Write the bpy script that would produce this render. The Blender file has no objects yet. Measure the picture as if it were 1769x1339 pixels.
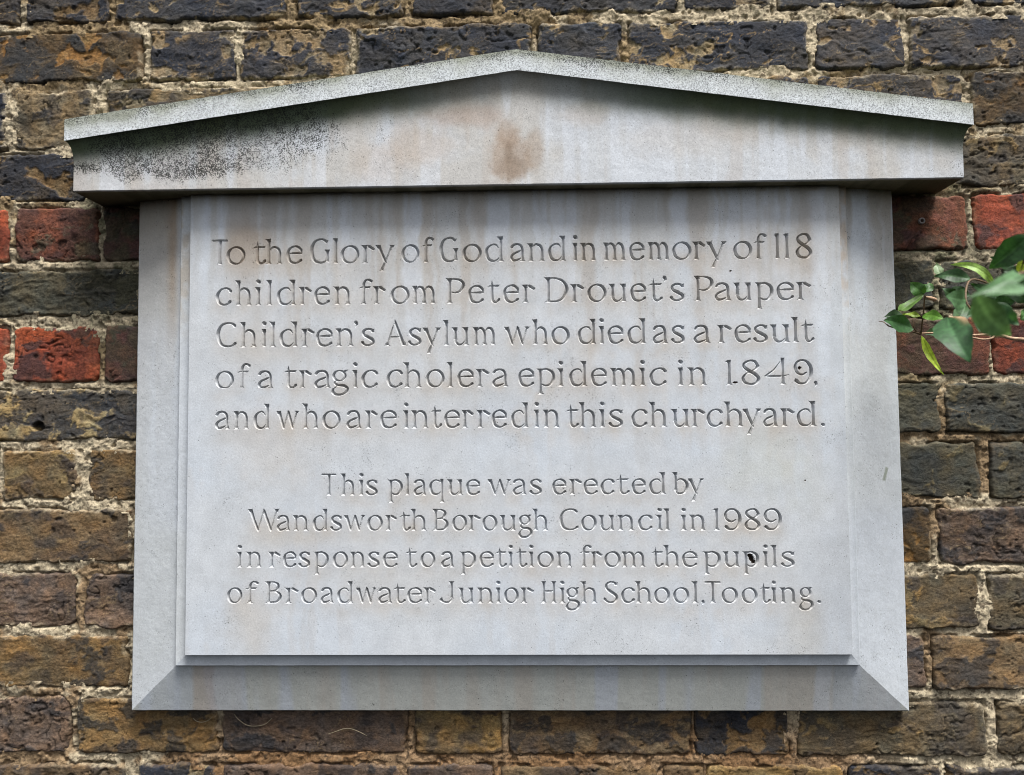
import bpy, math, time
import numpy as np
from mathutils import Vector, Matrix
T0 = time.time()
sc = bpy.context.scene
COL = sc.collection
rng = np.random.default_rng(7)

# ------------------------------------------------------------------ camera
IW, IH, F = 1769.0, 1339.0, 1340.0
PITCH, YAW, ROLL = math.radians(2.9), math.radians(1.46), 0.0085
DIST = 0.943
fw = Vector((-math.sin(YAW) * math.cos(PITCH), math.cos(YAW) * math.cos(PITCH), math.sin(PITCH))).normalized()
right0 = fw.cross(Vector((0, 0, 1))).normalized()
up0 = right0.cross(fw).normalized()
right = (right0 * math.cos(ROLL) - up0 * math.sin(ROLL)).normalized()
up = right.cross(fw).normalized()
cam_pos = Vector((0, 0, 1.60)) - fw * (DIST / fw.y)
cam = bpy.data.cameras.new('camera')
cam_ob = bpy.data.objects.new('camera', cam)
COL.objects.link(cam_ob)
M3 = Matrix((right, up, -fw)).transposed()
cam_ob.matrix_world = Matrix.Translation(cam_pos) @ M3.to_4x4()
cam.sensor_width = 36.0
cam.lens = 36.0 * F / IW
cam.clip_start = 0.01
cam.clip_end = 50
cam.dof.use_dof = True
cam.dof.focus_distance = DIST - 0.036
cam.dof.aperture_fstop = 27.3 / 10.0
sc.camera = cam_ob
sc.cycles.filter_width = 1.0

# ------------------------------------------------------------------ light
SUN_EL, SUN_AZ = math.radians(68), math.radians(34)      # azimuth: to the right of straight out from the wall
world = bpy.data.worlds.new('World')
sc.world = world
world.use_nodes = True
wn = world.node_tree.nodes
wl = world.node_tree.links
bgn = wn['Background']
sky = wn.new('ShaderNodeTexSky')
sky.sky_type = 'NISHITA'
sky.sun_disc = False
sky.sun_elevation = SUN_EL
sky.air_density = 1.0
sky.dust_density = 4.0
sky.ozone_density = 1.0
sdir = Vector((math.sin(SUN_AZ) * math.cos(SUN_EL), -math.cos(SUN_AZ) * math.cos(SUN_EL), math.sin(SUN_EL)))
sky.sun_rotation = math.atan2(sdir.x, sdir.y)
hs = wn.new('ShaderNodeHueSaturation')
hs.inputs['Saturation'].default_value = 0.40             # an overcast sky: the blue is veiled
wl.new(sky.outputs[0], hs.inputs['Color'])
wl.new(hs.outputs[0], bgn.inputs[0])
bgn.inputs[1].default_value = 0.05
sun = bpy.data.lights.new('sun', 'SUN')
sun.energy = 2.0
sun.angle = math.radians(22)
sun.color = (1.0, 0.985, 0.965)
sun_ob = bpy.data.objects.new('sun', sun)
COL.objects.link(sun_ob)
sun_ob.rotation_euler = sdir.to_track_quat('Z', 'Y').to_euler()
sc.view_settings.view_transform = 'Standard'
sc.view_settings.look = 'None'
sc.view_settings.exposure = 1.72
sc.view_settings.gamma = 1.0

# ------------------------------------------------------------------ helpers
def P(px, py, out=0.0):
    """Point measured on the photograph, at `out` metres in front of the brick face, as world x, y, z."""
    d = fw + right * ((px - IW / 2) / F) + up * (-(py - IH / 2) / F)
    t = (-out - cam_pos.y) / d.y
    return cam_pos + d * t
def X(px, py, out=0.0): return P(px, py, out).x
def Z(px, py, out=0.0): return P(px, py, out).z

def lin(c):
    c = np.asarray(c, float) / 255.0
    return np.where(c <= 0.04045, c / 12.92, ((c + 0.055) / 1.055) ** 2.4)

def _h(ix, iy, s):
    h = (ix.astype(np.uint32) * np.uint32(374761393)) ^ (iy.astype(np.uint32) * np.uint32(668265263)) ^ np.uint32((s * 2246822519) & 0xffffffff)
    h = (h ^ (h >> np.uint32(13))) * np.uint32(1274126177)
    h = (h ^ (h >> np.uint32(15))) * np.uint32(2246822519)
    return ((h ^ (h >> np.uint32(16))) & np.uint32(0xffffff)).astype(np.float32) / np.float32(0x7fffff) - 1.0
def vn(x, y, s=0):
    xf = np.floor(x); yf = np.floor(y)
    ix = xf.astype(np.int64); iy = yf.astype(np.int64)
    fx = (x - xf).astype(np.float32); fy = (y - yf).astype(np.float32)
    u = fx * fx * fx * (fx * (fx * 6 - 15) + 10); v = fy * fy * fy * (fy * (fy * 6 - 15) + 10)
    a = _h(ix, iy, s); b = _h(ix + 1, iy, s); c = _h(ix, iy + 1, s); d = _h(ix + 1, iy + 1, s)
    return a + (b - a) * u + (c - a) * v + (a - b - c + d) * u * v
def fbm(x, y, s=0, o=4, g=0.5):
    r = 0; a = 1.0; t = 0
    for i in range(o):
        r = r + a * vn(x * (2.03 ** i) + 17.3 * i, y * (2.03 ** i) - 9.1 * i, s + i * 31)
        t += a; a *= g
    return r / t * 1.6
def ridge(x, y, s=0, o=3):
    r = 0; a = 1.0; t = 0
    for i in range(o):
        r = r + a * (1 - np.abs(vn(x * 2.1 ** i, y * 2.1 ** i, s + i * 57)) * 2.2)
        t += a; a *= 0.5
    return np.clip(r / t, -1, 1)
def ss(a, b, x):
    t = np.clip((x - a) / (b - a), 0, 1)
    return t * t * (3 - 2 * t)
def mix(a, b, m):
    m = np.asarray(m)[..., None]
    return a * (1 - m) + b * m

GRAIN = {'fascia': .95, 'tympanum': .26, 'splayed_border': .12, 'moulding': .12, 'inscribed_panel': .10, 'carved_letter': .10}
def mesh_from(name, verts, quads, col=None, spk=None, smooth=True, mat=None):
    me = bpy.data.meshes.new(name)
    verts = np.asarray(verts, np.float32); quads = np.asarray(quads, np.int32)
    me.vertices.add(len(verts)); me.vertices.foreach_set('co', verts.ravel())
    k = quads.shape[1]
    me.loops.add(quads.size); me.loops.foreach_set('vertex_index', quads.ravel())
    me.polygons.add(len(quads))
    me.polygons.foreach_set('loop_start', np.arange(0, quads.size, k, dtype=np.int32))
    me.polygons.foreach_set('loop_total', np.full(len(quads), k, np.int32))
    me.update(calc_edges=True)
    me.polygons.foreach_set('use_smooth', np.full(len(quads), smooth, bool))
    if col is not None:
        a = me.color_attributes.new('Col', 'FLOAT_COLOR', 'POINT')
        c4 = np.ones((len(verts), 4), np.float32); c4[:, :3] = np.clip(col, 0.003, 0.9); c4[:, 3] = GRAIN.get(name, 1.0)
        a.data.foreach_set('color', c4.ravel())
    if spk is not None:
        a = me.attributes.new('speck', 'FLOAT', 'POINT')
        a.data.foreach_set('value', np.asarray(spk, np.float32).ravel())
    if mat: me.materials.append(mat)
    me.validate()
    return me
def link(name, me, parent=None, label=None, cat=None, group=None, kind=None):
    o = bpy.data.objects.new(name, me)
    COL.objects.link(o)
    if parent: o.parent = parent
    if label: o['label'] = label
    if cat: o['category'] = cat
    if group: o['group'] = group
    if kind: o['kind'] = kind
    return o
def compact(verts, quads, *arrs):
    used = np.unique(quads)
    m = np.full(len(verts), -1, np.int64); m[used] = np.arange(len(used))
    return (verts[used], m[quads]) + tuple(None if a is None else a[used] for a in arrs)
def gridquads(nr, nc, mask=None, flip=False):
    i = np.arange(nr * nc).reshape(nr, nc)
    q = np.stack([i[:-1, :-1], i[:-1, 1:], i[1:, 1:], i[1:, :-1]], -1)
    if flip: q = q[..., ::-1]
    if mask is not None: return q[mask]
    return q.reshape(-1, 4)

# ------------------------------------------------------------------ materials
def nodes_of(name):
    m = bpy.data.materials.new(name); m.use_nodes = True
    nt = m.node_tree
    return m, nt.nodes, nt.links, nt.nodes['Principled BSDF']
def math_node(n, l, op, a, b=None, c=None, clamp=False):
    q = n.new('ShaderNodeMath'); q.operation = op; q.use_clamp = clamp
    for i, v in enumerate((a, b, c)):
        if v is None: continue
        if isinstance(v, (int, float)): q.inputs[i].default_value = v
        else: l.new(v, q.inputs[i])
    return q.outputs[0]
def noise(n, l, vec, scale, detail=3, rough=0.6):
    q = n.new('ShaderNodeTexNoise'); q.inputs['Scale'].default_value = scale
    q.inputs['Detail'].default_value = detail; q.inputs['Roughness'].default_value = rough
    l.new(vec, q.inputs['Vector'])
    return q.outputs['Fac']
def ramp(n, l, v, a, b, lo=0.0, hi=1.0):
    q = n.new('ShaderNodeMapRange'); q.interpolation_type = 'SMOOTHSTEP'
    q.inputs[1].default_value = a; q.inputs[2].default_value = b
    q.inputs[3].default_value = lo; q.inputs[4].default_value = hi
    l.new(v, q.inputs[0])
    return q.outputs[0]
def cmix(n, l, f, a, b, mode='MIX'):
    q = n.new('ShaderNodeMix'); q.data_type = 'RGBA'; q.blend_type = mode
    for s, v in ((q.inputs[0], f), (q.inputs[6], a), (q.inputs[7], b)):
        if isinstance(v, (int, float)): s.default_value = v
        elif isinstance(v, tuple): s.default_value = v
        else: l.new(v, s)
    return q.outputs[2]
def geo_pos(n): return n.new('ShaderNodeNewGeometry').outputs['Position']
def scaled(n, l, vec, s):
    q = n.new('ShaderNodeVectorMath'); q.operation = 'MULTIPLY'
    l.new(vec, q.inputs[0]); q.inputs[1].default_value = s
    return q.outputs[0]
def colour_attr(n, nm='Col'):
    q = n.new('ShaderNodeAttribute'); q.attribute_name = nm
    return q

def rough_material(name, fine=900, var=0.55, bump=0.6, bdist=0.0006, stretch=(1, 1, 1), rough=0.9, pits=0.25, streaks=0.0):
    m, n, l, b = nodes_of(name)
    pos = geo_pos(n); c = colour_attr(n).outputs['Color']
    sp = scaled(n, l, pos, stretch)
    a1 = noise(n, l, sp, fine * 0.35, 4, 0.7)
    a2 = noise(n, l, sp, fine, 3, 0.7)
    v1 = ramp(n, l, a1, 0.3, 0.7, 1 - var, 1 + var)
    v2 = ramp(n, l, a2, 0.3, 0.7, 1 - var * 0.6, 1 + var * 0.6)
    v = math_node(n, l, 'MULTIPLY', v1, v2)
    vor = n.new('ShaderNodeTexVoronoi'); vor.inputs['Scale'].default_value = fine * 0.45
    l.new(sp, vor.inputs['Vector'])
    gate = ramp(n, l, noise(n, l, pos, 60, 2), 0.5, 0.7, 0.0, 1.0)
    pit = ramp(n, l, vor.outputs['Distance'], 0.12, 0.3, 1.0, 0.0)
    pit = math_node(n, l, 'MULTIPLY', pit, gate)
    v = math_node(n, l, 'MULTIPLY', v, math_node(n, l, 'SUBTRACT', 1.0, math_node(n, l, 'MULTIPLY', pit, pits * 2, clamp=True)))
    comb = n.new('ShaderNodeCombineColor')
    for i in range(3): l.new(v, comb.inputs[i])
    col = cmix(n, l, 1.0, c, comb.outputs[0], 'MULTIPLY')
    if streaks:
        a3 = noise(n, l, sp, fine * 1.7, 2)
        lt = ramp(n, l, a3, 0.62, 0.74, 0.0, streaks)
        col = cmix(n, l, lt, col, (0.42, 0.36, 0.26, 1))
    l.new(col, b.inputs['Base Color'])
    b.inputs['Roughness'].default_value = rough
    b.inputs['Specular IOR Level'].default_value = 0.25
    h = math_node(n, l, 'ADD', math_node(n, l, 'MULTIPLY', a1, 1.6), a2)
    h = math_node(n, l, 'SUBTRACT', h, pit)
    bp = n.new('ShaderNodeBump'); bp.inputs['Strength'].default_value = bump; bp.inputs['Distance'].default_value = bdist
    l.new(h, bp.inputs['Height']); l.new(bp.outputs[0], b.inputs['Normal'])
    return m
M_BRICK = rough_material('weathered_brick', 800, 0.36, 0.7, 0.0007, (1, 1, 1.7), 0.82, 0.2, 0.22)
M_REDBRICK = rough_material('red_brick', 800, 0.34, 0.7, 0.0008, (1, 1, 1.2), 0.85, 0.25)
M_MORTAR = rough_material('lime_mortar', 750, 0.28, 0.8, 0.0009, (1, 1, 1), 0.95, 0.3)

def stone_material():
    m, n, l, b = nodes_of('portland_stone')
    pos = geo_pos(n); c = colour_attr(n).outputs['Color']; s = colour_attr(n, 'speck').outputs['Fac']
    a1 = noise(n, l, pos, 420, 4, 0.65); a2 = noise(n, l, pos, 1300, 2, 0.6); a0 = noise(n, l, pos, 45, 3, 0.6)
    v = math_node(n, l, 'MULTIPLY', ramp(n, l, a1, 0.3, 0.7, 0.94, 1.05), ramp(n, l, a2, 0.3, 0.7, 0.95, 1.05))
    v = math_node(n, l, 'MULTIPLY', v, ramp(n, l, a0, 0.3, 0.7, 0.95, 1.04))
    # sparse pits and shell flecks of the limestone
    vor = n.new('ShaderNodeTexVoronoi'); vor.inputs['Scale'].default_value = 190; vor.inputs['Randomness'].default_value = 1
    l.new(scaled(n, l, pos, (1, 1, 0.8)), vor.inputs['Vector'])
    sel = n.new('ShaderNodeSeparateColor'); l.new(vor.outputs['Color'], sel.inputs[0])
    few = math_node(n, l, 'GREATER_THAN', sel.outputs[0], 0.72)
    pit = math_node(n, l, 'MULTIPLY', ramp(n, l, vor.outputs['Distance'], 0.04, 0.17, 1, 0), few)
    pit = math_node(n, l, 'MULTIPLY', pit, ramp(n, l, a1, 0.42, 0.56, 0, 1))
    v = math_node(n, l, 'MULTIPLY', v, math_node(n, l, 'SUBTRACT', 1.0, math_node(n, l, 'MULTIPLY', pit, 0.62)))
    ga = colour_attr(n).outputs['Alpha']
    gr = ramp(n, l, noise(n, l, pos, 560, 3, 0.85), 0.46, 0.62, 0.0, 0.58)
    v = math_node(n, l, 'MULTIPLY', v, math_node(n, l, 'SUBTRACT', 1.0, math_node(n, l, 'MULTIPLY', gr, ga)))
    comb = n.new('ShaderNodeCombineColor')
    for i in range(3): l.new(v, comb.inputs[i])
    col = cmix(n, l, 1.0, c, comb.outputs[0], 'MULTIPLY')
    # black lichen specks where the attribute asks for them
    f1 = noise(n, l, pos, 860, 2, 0.7); f2 = noise(n, l, pos, 130, 4, 0.7)
    f = math_node(n, l, 'ADD', math_node(n, l, 'MULTIPLY', f1, 0.72), math_node(n, l, 'MULTIPLY', f2, 0.28))
    th = math_node(n, l, 'SUBTRACT', 0.72, math_node(n, l, 'MULTIPLY', s, 0.30))
    d = math_node(n, l, 'MULTIPLY', math_node(n, l, 'SUBTRACT', f, th), 12.0, clamp=True)
    col = cmix(n, l, math_node(n, l, 'MULTIPLY', d, 0.93), col, (0.018, 0.020, 0.017, 1))
    l.new(col, b.inputs['Base Color'])
    b.inputs['Roughness'].default_value = 0.85
    b.inputs['Specular IOR Level'].default_value = 0.2
    h = math_node(n, l, 'SUBTRACT', math_node(n, l, 'ADD', a1, math_node(n, l, 'MULTIPLY', a2, 0.5)), math_node(n, l, 'MULTIPLY', pit, 1.5))
    bp = n.new('ShaderNodeBump'); bp.inputs['Strength'].default_value = 0.30; bp.inputs['Distance'].default_value = 0.0005
    l.new(h, bp.inputs['Height']); l.new(bp.outputs[0], b.inputs['Normal'])
    return m
M_STONE = stone_material()

# ------------------------------------------------------------------ brick wall
ROWS = [  # top, bottom at the left edge; top, bottom at the right edge of the photograph
    (-150, -62, -187, -97), (-48, 40, -84, 5), (57, 142, 24, 113), (159, 257, 123, 213), (266, 346, 230, 319), (361, 451, 333, 428),
    (467, 545, 448, 530), (565, 659, 547, 645), (675, 762, 660, 748), (779, 864, 765, 860), (881, 973, 877, 975),
    (992, 1085, 993, 1089), (1099, 1187, 1100, 1192), (1206, 1301, 1214, 1307), (1321, 1408, 1326, 1414), (1428, 1515, 1434, 1522)]
PAL = {  # two body colours, patch colour, patch amount, mortar smear
    'K': ((44, 46, 53), (56, 56, 58), (142, 124, 92), 0.05, 0.35),
    'T': ((48, 49, 55), (64, 60, 57), (132, 114, 86), 0.16, 0.5),
    'O': ((80, 64, 42), (50, 48, 46), (126, 94, 52), 0.18, 0.35),
    'N': ((64, 58, 52), (46, 47, 52), (112, 90, 60), 0.12, 0.3),
    'S': ((122, 106, 80), (86, 76, 60), (54, 52, 50), 0.30, 0.5),
    'R': ((142, 72, 46), (114, 58, 42), (74, 50, 46), 0.28, 0.15),
    'Q': ((116, 68, 50), (86, 58, 50), (92, 80, 64), 0.25, 0.15),
    'D': ((90, 58, 50), (70, 52, 46), (62, 58, 50), 0.25, 0.1),
    'G': ((74, 70, 56), (58, 58, 52), (100, 90, 64), 0.12, 0.2),
    'C': ((76, 70, 62), (58, 58, 58), (152, 132, 92), 0.18, 0.3),
    'Y': ((122, 98, 64), (100, 82, 58), (64, 58, 50), 0.16, 0.35),
    'B': ((112, 92, 66), (92, 76, 58), (62, 56, 50), 0.18, 0.35),
    'U': ((104, 86, 72), (88, 74, 63), (58, 54, 52), 0.2, 0.35),
    'V': ((92, 80, 60), (74, 66, 54), (122, 102, 68), 0.12, 0.3),
    'W': ((136, 112, 72), (112, 92, 64), (84, 70, 56), 0.10, 0.35),
}
BR = {
    0: [(-140, 30, 'K'), (45, 340, 'N'), (350, 500, 'K'), (515, 810, 'T'), (822, 975, 'K'), (990, 1290, 'N'), (1302, 1455, 'T'), (1470, 1760, 'K'), (1775, 1920, 'N')],
    1: [(-260, 31, 'N'), (47, 187, 'N'), (198, 493, 'K'), (512, 697, 'K'), (711, 850, 'N'), (864, 1168, 'K'), (1183, 1331, 'T'), (1344, 1653, 'K'), (1678, 1830, 'K')],
    2: [(-70, 245, 'O'), (259, 405, 'T'), (413, 605, 'T'), (615, 917, 'K'), (929, 1072, 'K'), (1087, 1397, 'K'), (1411, 1560, 'T'), (1572, 1880, 'T')],
    3: [(-140, 10, 'K'), (27, 158, 'S'), (184, 480, 'S'), (492, 640, 'K'), (655, 950, 'K'), (965, 1110, 'N'), (1125, 1400, 'T'), (1413, 1667, 'T'), (1680, 1845, 'O')],
    4: [(-150, 145, 'N'), (160, 310, 'N'), (1435, 1580, 'V'), (1592, 1900, 'V')],
    5: [(-150, 14, 'R'), (26, 169, 'Q'), (179, 480, 'D'), (1370, 1671, 'Q'), (1684, 1835, 'R')],
    6: [(-190, -68, 'G'), (-55, 243, 'G'), (256, 400, 'G'), (1470, 1612, 'G'), (1626, 1930, 'G')],
    7: [(-150, 13, 'R'), (22, 168, 'R'), (182, 480, 'D'), (1405, 1707, 'Q'), (1718, 1865, 'R')],
    8: [(-200, -70, 'C'), (-52, 244, 'C'), (1480, 1625, 'G'), (1636, 1935, 'G')],
    9: [(-150, -6, 'B'), (5, 131, 'W'), (153, 455, 'Y'), (1390, 1691, 'G'), (1713, 1860, 'G')],
    10: [(-190, -65, 'U'), (-52, 230, 'B'), (1465, 1607, 'O'), (1622, 1925, 'U')],
    11: [(-160, 127, 'U'), (146, 290, 'U'), (1390, 1691, 'V'), (1708, 1860, 'V')],
    12: [(-190, -78, 'B'), (-65, 219, 'Y'), (232, 380, 'B'), (1450, 1598, 'U'), (1614, 1920, 'B')],
    13: [(-180, 119, 'U'), (131, 376, 'Y'), (382, 702, 'U'), (716, 865, 'W'), (881, 1194, 'B'), (1203, 1363, 'N'), (1379, 1703, 'V'), (1725, 1870, 'V')],
    14: [(-90, 216, 'B'), (238, 371, 'K'), (383, 690, 'U'), (702, 850, 'U'), (862, 1135, 'B'), (1147, 1215, 'B'), (1222, 1458, 'W'), (1468, 1625, 'N'), (1638, 1930, 'N')],
    15: [(-180, 110, 'U'), (125, 270, 'B'), (285, 590, 'Y'), (605, 750, 'B'), (765, 1065, 'U'), (1080, 1225, 'V'), (1240, 1540, 'B'), (1555, 1700, 'U'), (1715, 1900, 'V')],
}
PL = (X(240, 345), X(1540, 330), Z(900, 1229), Z(900, 330))   # plaque frame outline on the wall
PX0, PX1, PZ0, PZ1 = PL
def behind(x, z, m):
    """Inside the plaque's outline by more than m metres, where nothing of the wall can be seen."""
    a = (x > PX0 + m) & (x < PX1 - m) & (z > PZ0 + m) & (z < Z(900, 290))
    ax = X(893, 90); az = Z(893, 90)
    sl = (Z(893, 90) - Z(115, 208)) / (X(893, 90) - X(115, 208))
    sr = (Z(893, 90) - Z(1680, 180)) / (X(1680, 180) - X(893, 90))
    top = np.where(x < ax, az + (x - ax) * sl, az - (x - ax) * sr)
    b = (x > X(127, 328) + m + 0.03) & (x < X(1665, 305) - m - 0.03) & (z > Z(900, 300)) & (z < top - m - 0.012)
    return a | b
bricks = []
for r, row in BR.items():
    tl, bl, tr, br = ROWS[r]
    for (a, b, k) in row:
        xm = (a + b) / 2; t = (min(max(xm, -100), 1900)) / 1769.0
        yt, yb = tl + (tr - tl) * t, bl + (br - bl) * t
        ym = (yt + yb) / 2
        bricks.append(dict(x0=X(a, ym), x1=X(b, ym), z0=Z(xm, yb), z1=Z(xm, yt), k=k, r=r, a=a, b=b, ym=ym))

wall = bpy.data.objects.new('brick_wall', None); COL.objects.link(wall)
wall.location = (0, 0, 0)
wall['label'] = 'old weathered brick wall with dark, yellow and red bricks in pale mortar behind the stone plaque'
wall['category'] = 'brick wall'

def mortar_col(x, z):
    n = fbm(x * 90, z * 90, 501, 4); n2 = fbm(x * 14, z * 14, 511, 3); n3 = fbm(x * 320, z * 320, 521, 3)
    zt = ss(Z(900, 1100), Z(900, 150), z)
    c = mix(np.broadcast_to(lin((172, 158, 132)), x.shape + (3,)), np.broadcast_to(lin((190, 176, 148)), x.shape + (3,)), ss(-.4, .5, n))
    dirty = lin((122, 96, 66)) * (1 - zt)[..., None] + lin((128, 106, 72)) * zt[..., None]
    c = mix(c, dirty, 0.8 * ss(0.15, 0.55, n2 + 0.35 * n + 0.1 * (1 - zt)))
    # bottom course under the plaque: joints smeared brown
    low = ss(Z(800, 1200), Z(800, 1310), z) * ss(X(240, 1300), X(380, 1300), x) * ss(X(1600, 1300), X(1440, 1300), x)
    c = mix(c, np.broadcast_to(lin((138, 104, 70)), x.shape + (3,)), 0.75 * low)
    # green algae beside the frame and below the cornice
    gl = ss(0.09, 0.0, np.abs(x - X(190, 480))) * ss(Z(200, 700), Z(200, 480), z) * ss(Z(200, 250), Z(200, 350), z)
    gr = ss(0.12, 0.0, np.abs(x - X(1600, 480))) * ss(Z(1600, 760), Z(1600, 520), z) * ss(Z(1600, 190), Z(1600, 300), z)
    g = np.clip(gl + gr, 0, 1) * ss(-.7, .3, n)
    c = mix(c, np.broadcast_to(lin((84, 86, 62)), x.shape + (3,)), 0.85 * g)
    c = mix(c, np.broadcast_to(lin((70, 58, 46)), x.shape + (3,)), 0.8 * ss(0.45, 0.7, n3 + 0.4 * n))
    return c * (1 + 0.14 * n3)[..., None]

HOLES = [(64, 738, 9, 7, 9), (1485 + 30, 1287, 3, 3, 3)]
SMOOTH = set('RQD')
def build_brick(i, b):
    vis = -5 < b['b'] and b['a'] < 1775 and 0 < b['r'] < 15
    step = 0.00125 if vis else 0.003
    e = 0.003
    x0, x1, z0, z1 = b['x0'], b['x1'], b['z0'], b['z1']
    nx = int((x1 - x0 + 2 * e) / step) + 2; nz = int((z1 - z0 + 2 * e) / step) + 2
    xs = np.linspace(x0 - e, x1 + e, nx); zs = np.linspace(z0 - e, z1 + e, nz)
    x, z = np.meshgrid(xs, zs)
    S = 1000 + i * 13
    k = b['k']; c0, c1, c2, amt, smear = PAL[k]
    soft = k in SMOOTH
    w1 = fbm(x * 45, z * 45, S, 3); w2 = fbm(x * 45 + 9, z * 45 + 5, S + 1, 3)
    wob = 0.0024
    fine_e = fbm(x * 260, z * 260, S + 2, 2)
    u = np.minimum(x - x0, x1 - x) + wob * w1 + 0.0006 * fine_e; v = np.minimum(z - z0, z1 - z) + wob * w2 + 0.0006 * fine_e
    rc = 0.006
    q = np.hypot(np.maximum(rc - u, 0), np.maximum(rc - v, 0))
    d = np.where((u < rc) & (v < rc), rc - q, np.minimum(u, v))      # distance inside the worn outline
    # relief
    wx, wz = x + 0.008 * w1, z + 0.006 * w2
    big = fbm(x * 18, z * 26, S + 3, 3)
    mid = fbm(wx * 90, wz * 120, S + 4, 4, 0.55)
    fol = ridge(wx * 30, wz * 85, S + 5, 3)                          # creases left by the moulding of the clay
    fol2 = ridge(wx * 95 + 3 * w2, wz * 160, S + 6, 3)
    fine = fbm(x * 420, z * 420, S + 7, 3, 0.6)
    npatch = fbm(wx * 34, wz * 46, S + 8, 4, 0.55)
    patch = ss(-0.04, 0.20, npatch + 0.35 * fbm(x * 15, z * 22, S + 31, 2) - (0.62 - 1.1 * amt) + 0.10 * fine)
    rel = 0.0010 * big + 0.00034 * mid + 0.00012 * fine
    if soft:
        rel = rel + 0.00025 * np.maximum(fol2, 0) - 0.0004 * ss(0.55, 0.8, ridge(wx * 22, wz * 30, S + 9, 2))
    else:
        rel = rel + 0.0012 * fol * ss(-.2, .5, fbm(x * 12, z * 12, S + 10, 2)) + 0.0005 * fol2 + 0.00012 * fbm(x * 900, z * 900, S + 33, 1)
        rel = rel - 0.0012 * patch * (1 if k in 'KTNO' else -0.5)
        pit = ss(0.74, 0.92, fbm(x * 140, z * 140, S + 11, 2))
        pit = pit * ss(0.05, .5, fbm(x * 20, z * 30, S + 41, 2))
        rel = rel - 0.0014 * pit
    crack = ss(0.80, 0.93, ridge(wx * 11 + 2 * w1, wz * 16, S + 12, 1)) * ss(0.0, 0.4, fbm(x * 10, z * 10, S + 13, 2))
    rel = rel - 0.0013 * crack
    r = 0.0034
    t = np.clip(1 - d / r, 0, 1)
    edge = -r * (1 - np.sqrt(np.maximum(1 - t * t, 0)))
    out = rel + edge
    out = np.where(d < 0, -r + d * 5.0, out)
    y = -out + 0.0006 * math.sin(i * 7.7)
    # per-brick tilt
    y = y + (x - (x0 + x1) / 2) * 0.012 * math.sin(i * 3.1) + (z - (z0 + z1) / 2) * 0.03 * math.sin(i * 5.3)
    # colour: clay, fired skin, soot
    A, B_, C_ = lin(c0), lin(c1), lin(c2)
    c = mix(np.broadcast_to(A, x.shape + (3,)), np.broadcast_to(B_, x.shape + (3,)), ss(-.45, .45, fbm(wx * 26, wz * 34, S + 14, 4) + 0.25 * fine))
    c = mix(c, np.broadcast_to(C_, x.shape + (3,)), patch * (0.92 if k not in 'G' else .7))
    hue = fbm(x * 60, z * 60, S + 15, 3)
    c = c * (1 + np.stack([0.16 * hue, 0.05 * hue, -0.10 * hue], -1))
    c = c * (1 + 0.15 * mid + 0.13 * fine)[..., None]
    if not soft:
        c = mix(c, c * 0.5, 0.85 * pit)
        thr = ss(0.52, 0.8, fol2) * ss(-.1, .5, fbm(x * 24, z * 24, S + 16, 2))
        c = mix(c, np.broadcast_to(lin((150, 128, 92)), x.shape + (3,)), 0.38 * thr)
        if k in 'KTNOC':
            vein = ss(0.84, 0.95, ridge(wx * 48 + w2, wz * 70, S + 35, 1)) * ss(0.05, .5, fbm(x * 16, z * 16, S + 36, 2))
            c = mix(c, np.broadcast_to(lin((150, 124, 84)), x.shape + (3,)), .7 * vein)
        soot = ss(0.15, 0.65, fbm(wx * 40, wz * 55, S + 21, 4)) * (0.55 if k in 'YBUWVSC' else 0.15)
        c = mix(c, np.broadcast_to(lin((50, 48, 50)), x.shape + (3,)), soot)
    else:
        c = mix(c, c * 0.5, 0.6 * ss(0.4, 0.75, fbm(x * 180, z * 180, S + 17, 3)))
        if k == 'R':
            c = mix(c, np.broadcast_to(lin((172, 80, 54)), x.shape + (3,)), 0.3 * ss(0.2, 0.6, fbm(x * 50, z * 50, S + 18, 3)))
    c = mix(c, c * 0.4, 0.9 * crack)
    gl = ss(X(90, 480), X(220, 480), x) * (x < 0) * ss(Z(200, 720), Z(200, 520), z) * ss(Z(200, 230), Z(200, 330), z)
    gr = ss(X(1740, 480), X(1570, 480), x) * (x > 0) * ss(Z(1600, 800), Z(1600, 620), z) * ss(Z(1600, 150), Z(1600, 260), z)
    gg = np.clip(gl * 0.85 + gr * 0.6, 0, 1) * ss(-.7, .3, hue)
    c = mix(c, np.broadcast_to(lin((62, 62, 46)), x.shape + (3,)), 0.85 * gg)
    sm = ss(0.0045, 0.0, d + 0.0035 * (fbm(x * 110, z * 110, S + 19, 3)) + 0.001 * fine) * smear
    sm = sm * ss(-.5, .4, fbm(x * 20, z * 20, S + 20, 2))
    c = mix(c, mortar_col(x, z), np.clip(sm * 1.3, 0, .9))
    for (hx, hy, rx, ry, dep) in HOLES:
        if abs(hy - b['ym']) < 50:
            cx, cz = X(hx, hy), Z(hx, hy); kx = 0.0007
            rr = np.hypot((x - cx) / (rx * kx), (z - cz) / (ry * kx)) + 0.35 * w1
            hm = ss(1.15, 0.75, rr)
            y = y + hm * dep * 0.001
            c = mix(c, c * 0.35, hm)
    if b['r'] == 1 or b['r'] == 2: pass
    keep = ~behind(x, z, 0.012)
    ring = np.zeros_like(keep); ring[0, :] = ring[-1, :] = True; ring[:, 0] = ring[:, -1] = True
    y = np.where(ring, 0.03, y)
    qm = keep[:-1, :-1] | keep[1:, 1:] | keep[:-1, 1:] | keep[1:, :-1]
    if not qm.any(): return None
    q_ = gridquads(nz, nx, qm)
    V = np.stack([x, y, z], -1).reshape(-1, 3)
    V, q_, c = compact(V, q_, c.reshape(-1, 3))
    me = mesh_from('brick', V, q_, c, None, True, M_REDBRICK if soft else M_BRICK)
    return link('brick', me, wall, 'red brick' if k in 'RQ' else None)
nb = 0
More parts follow.
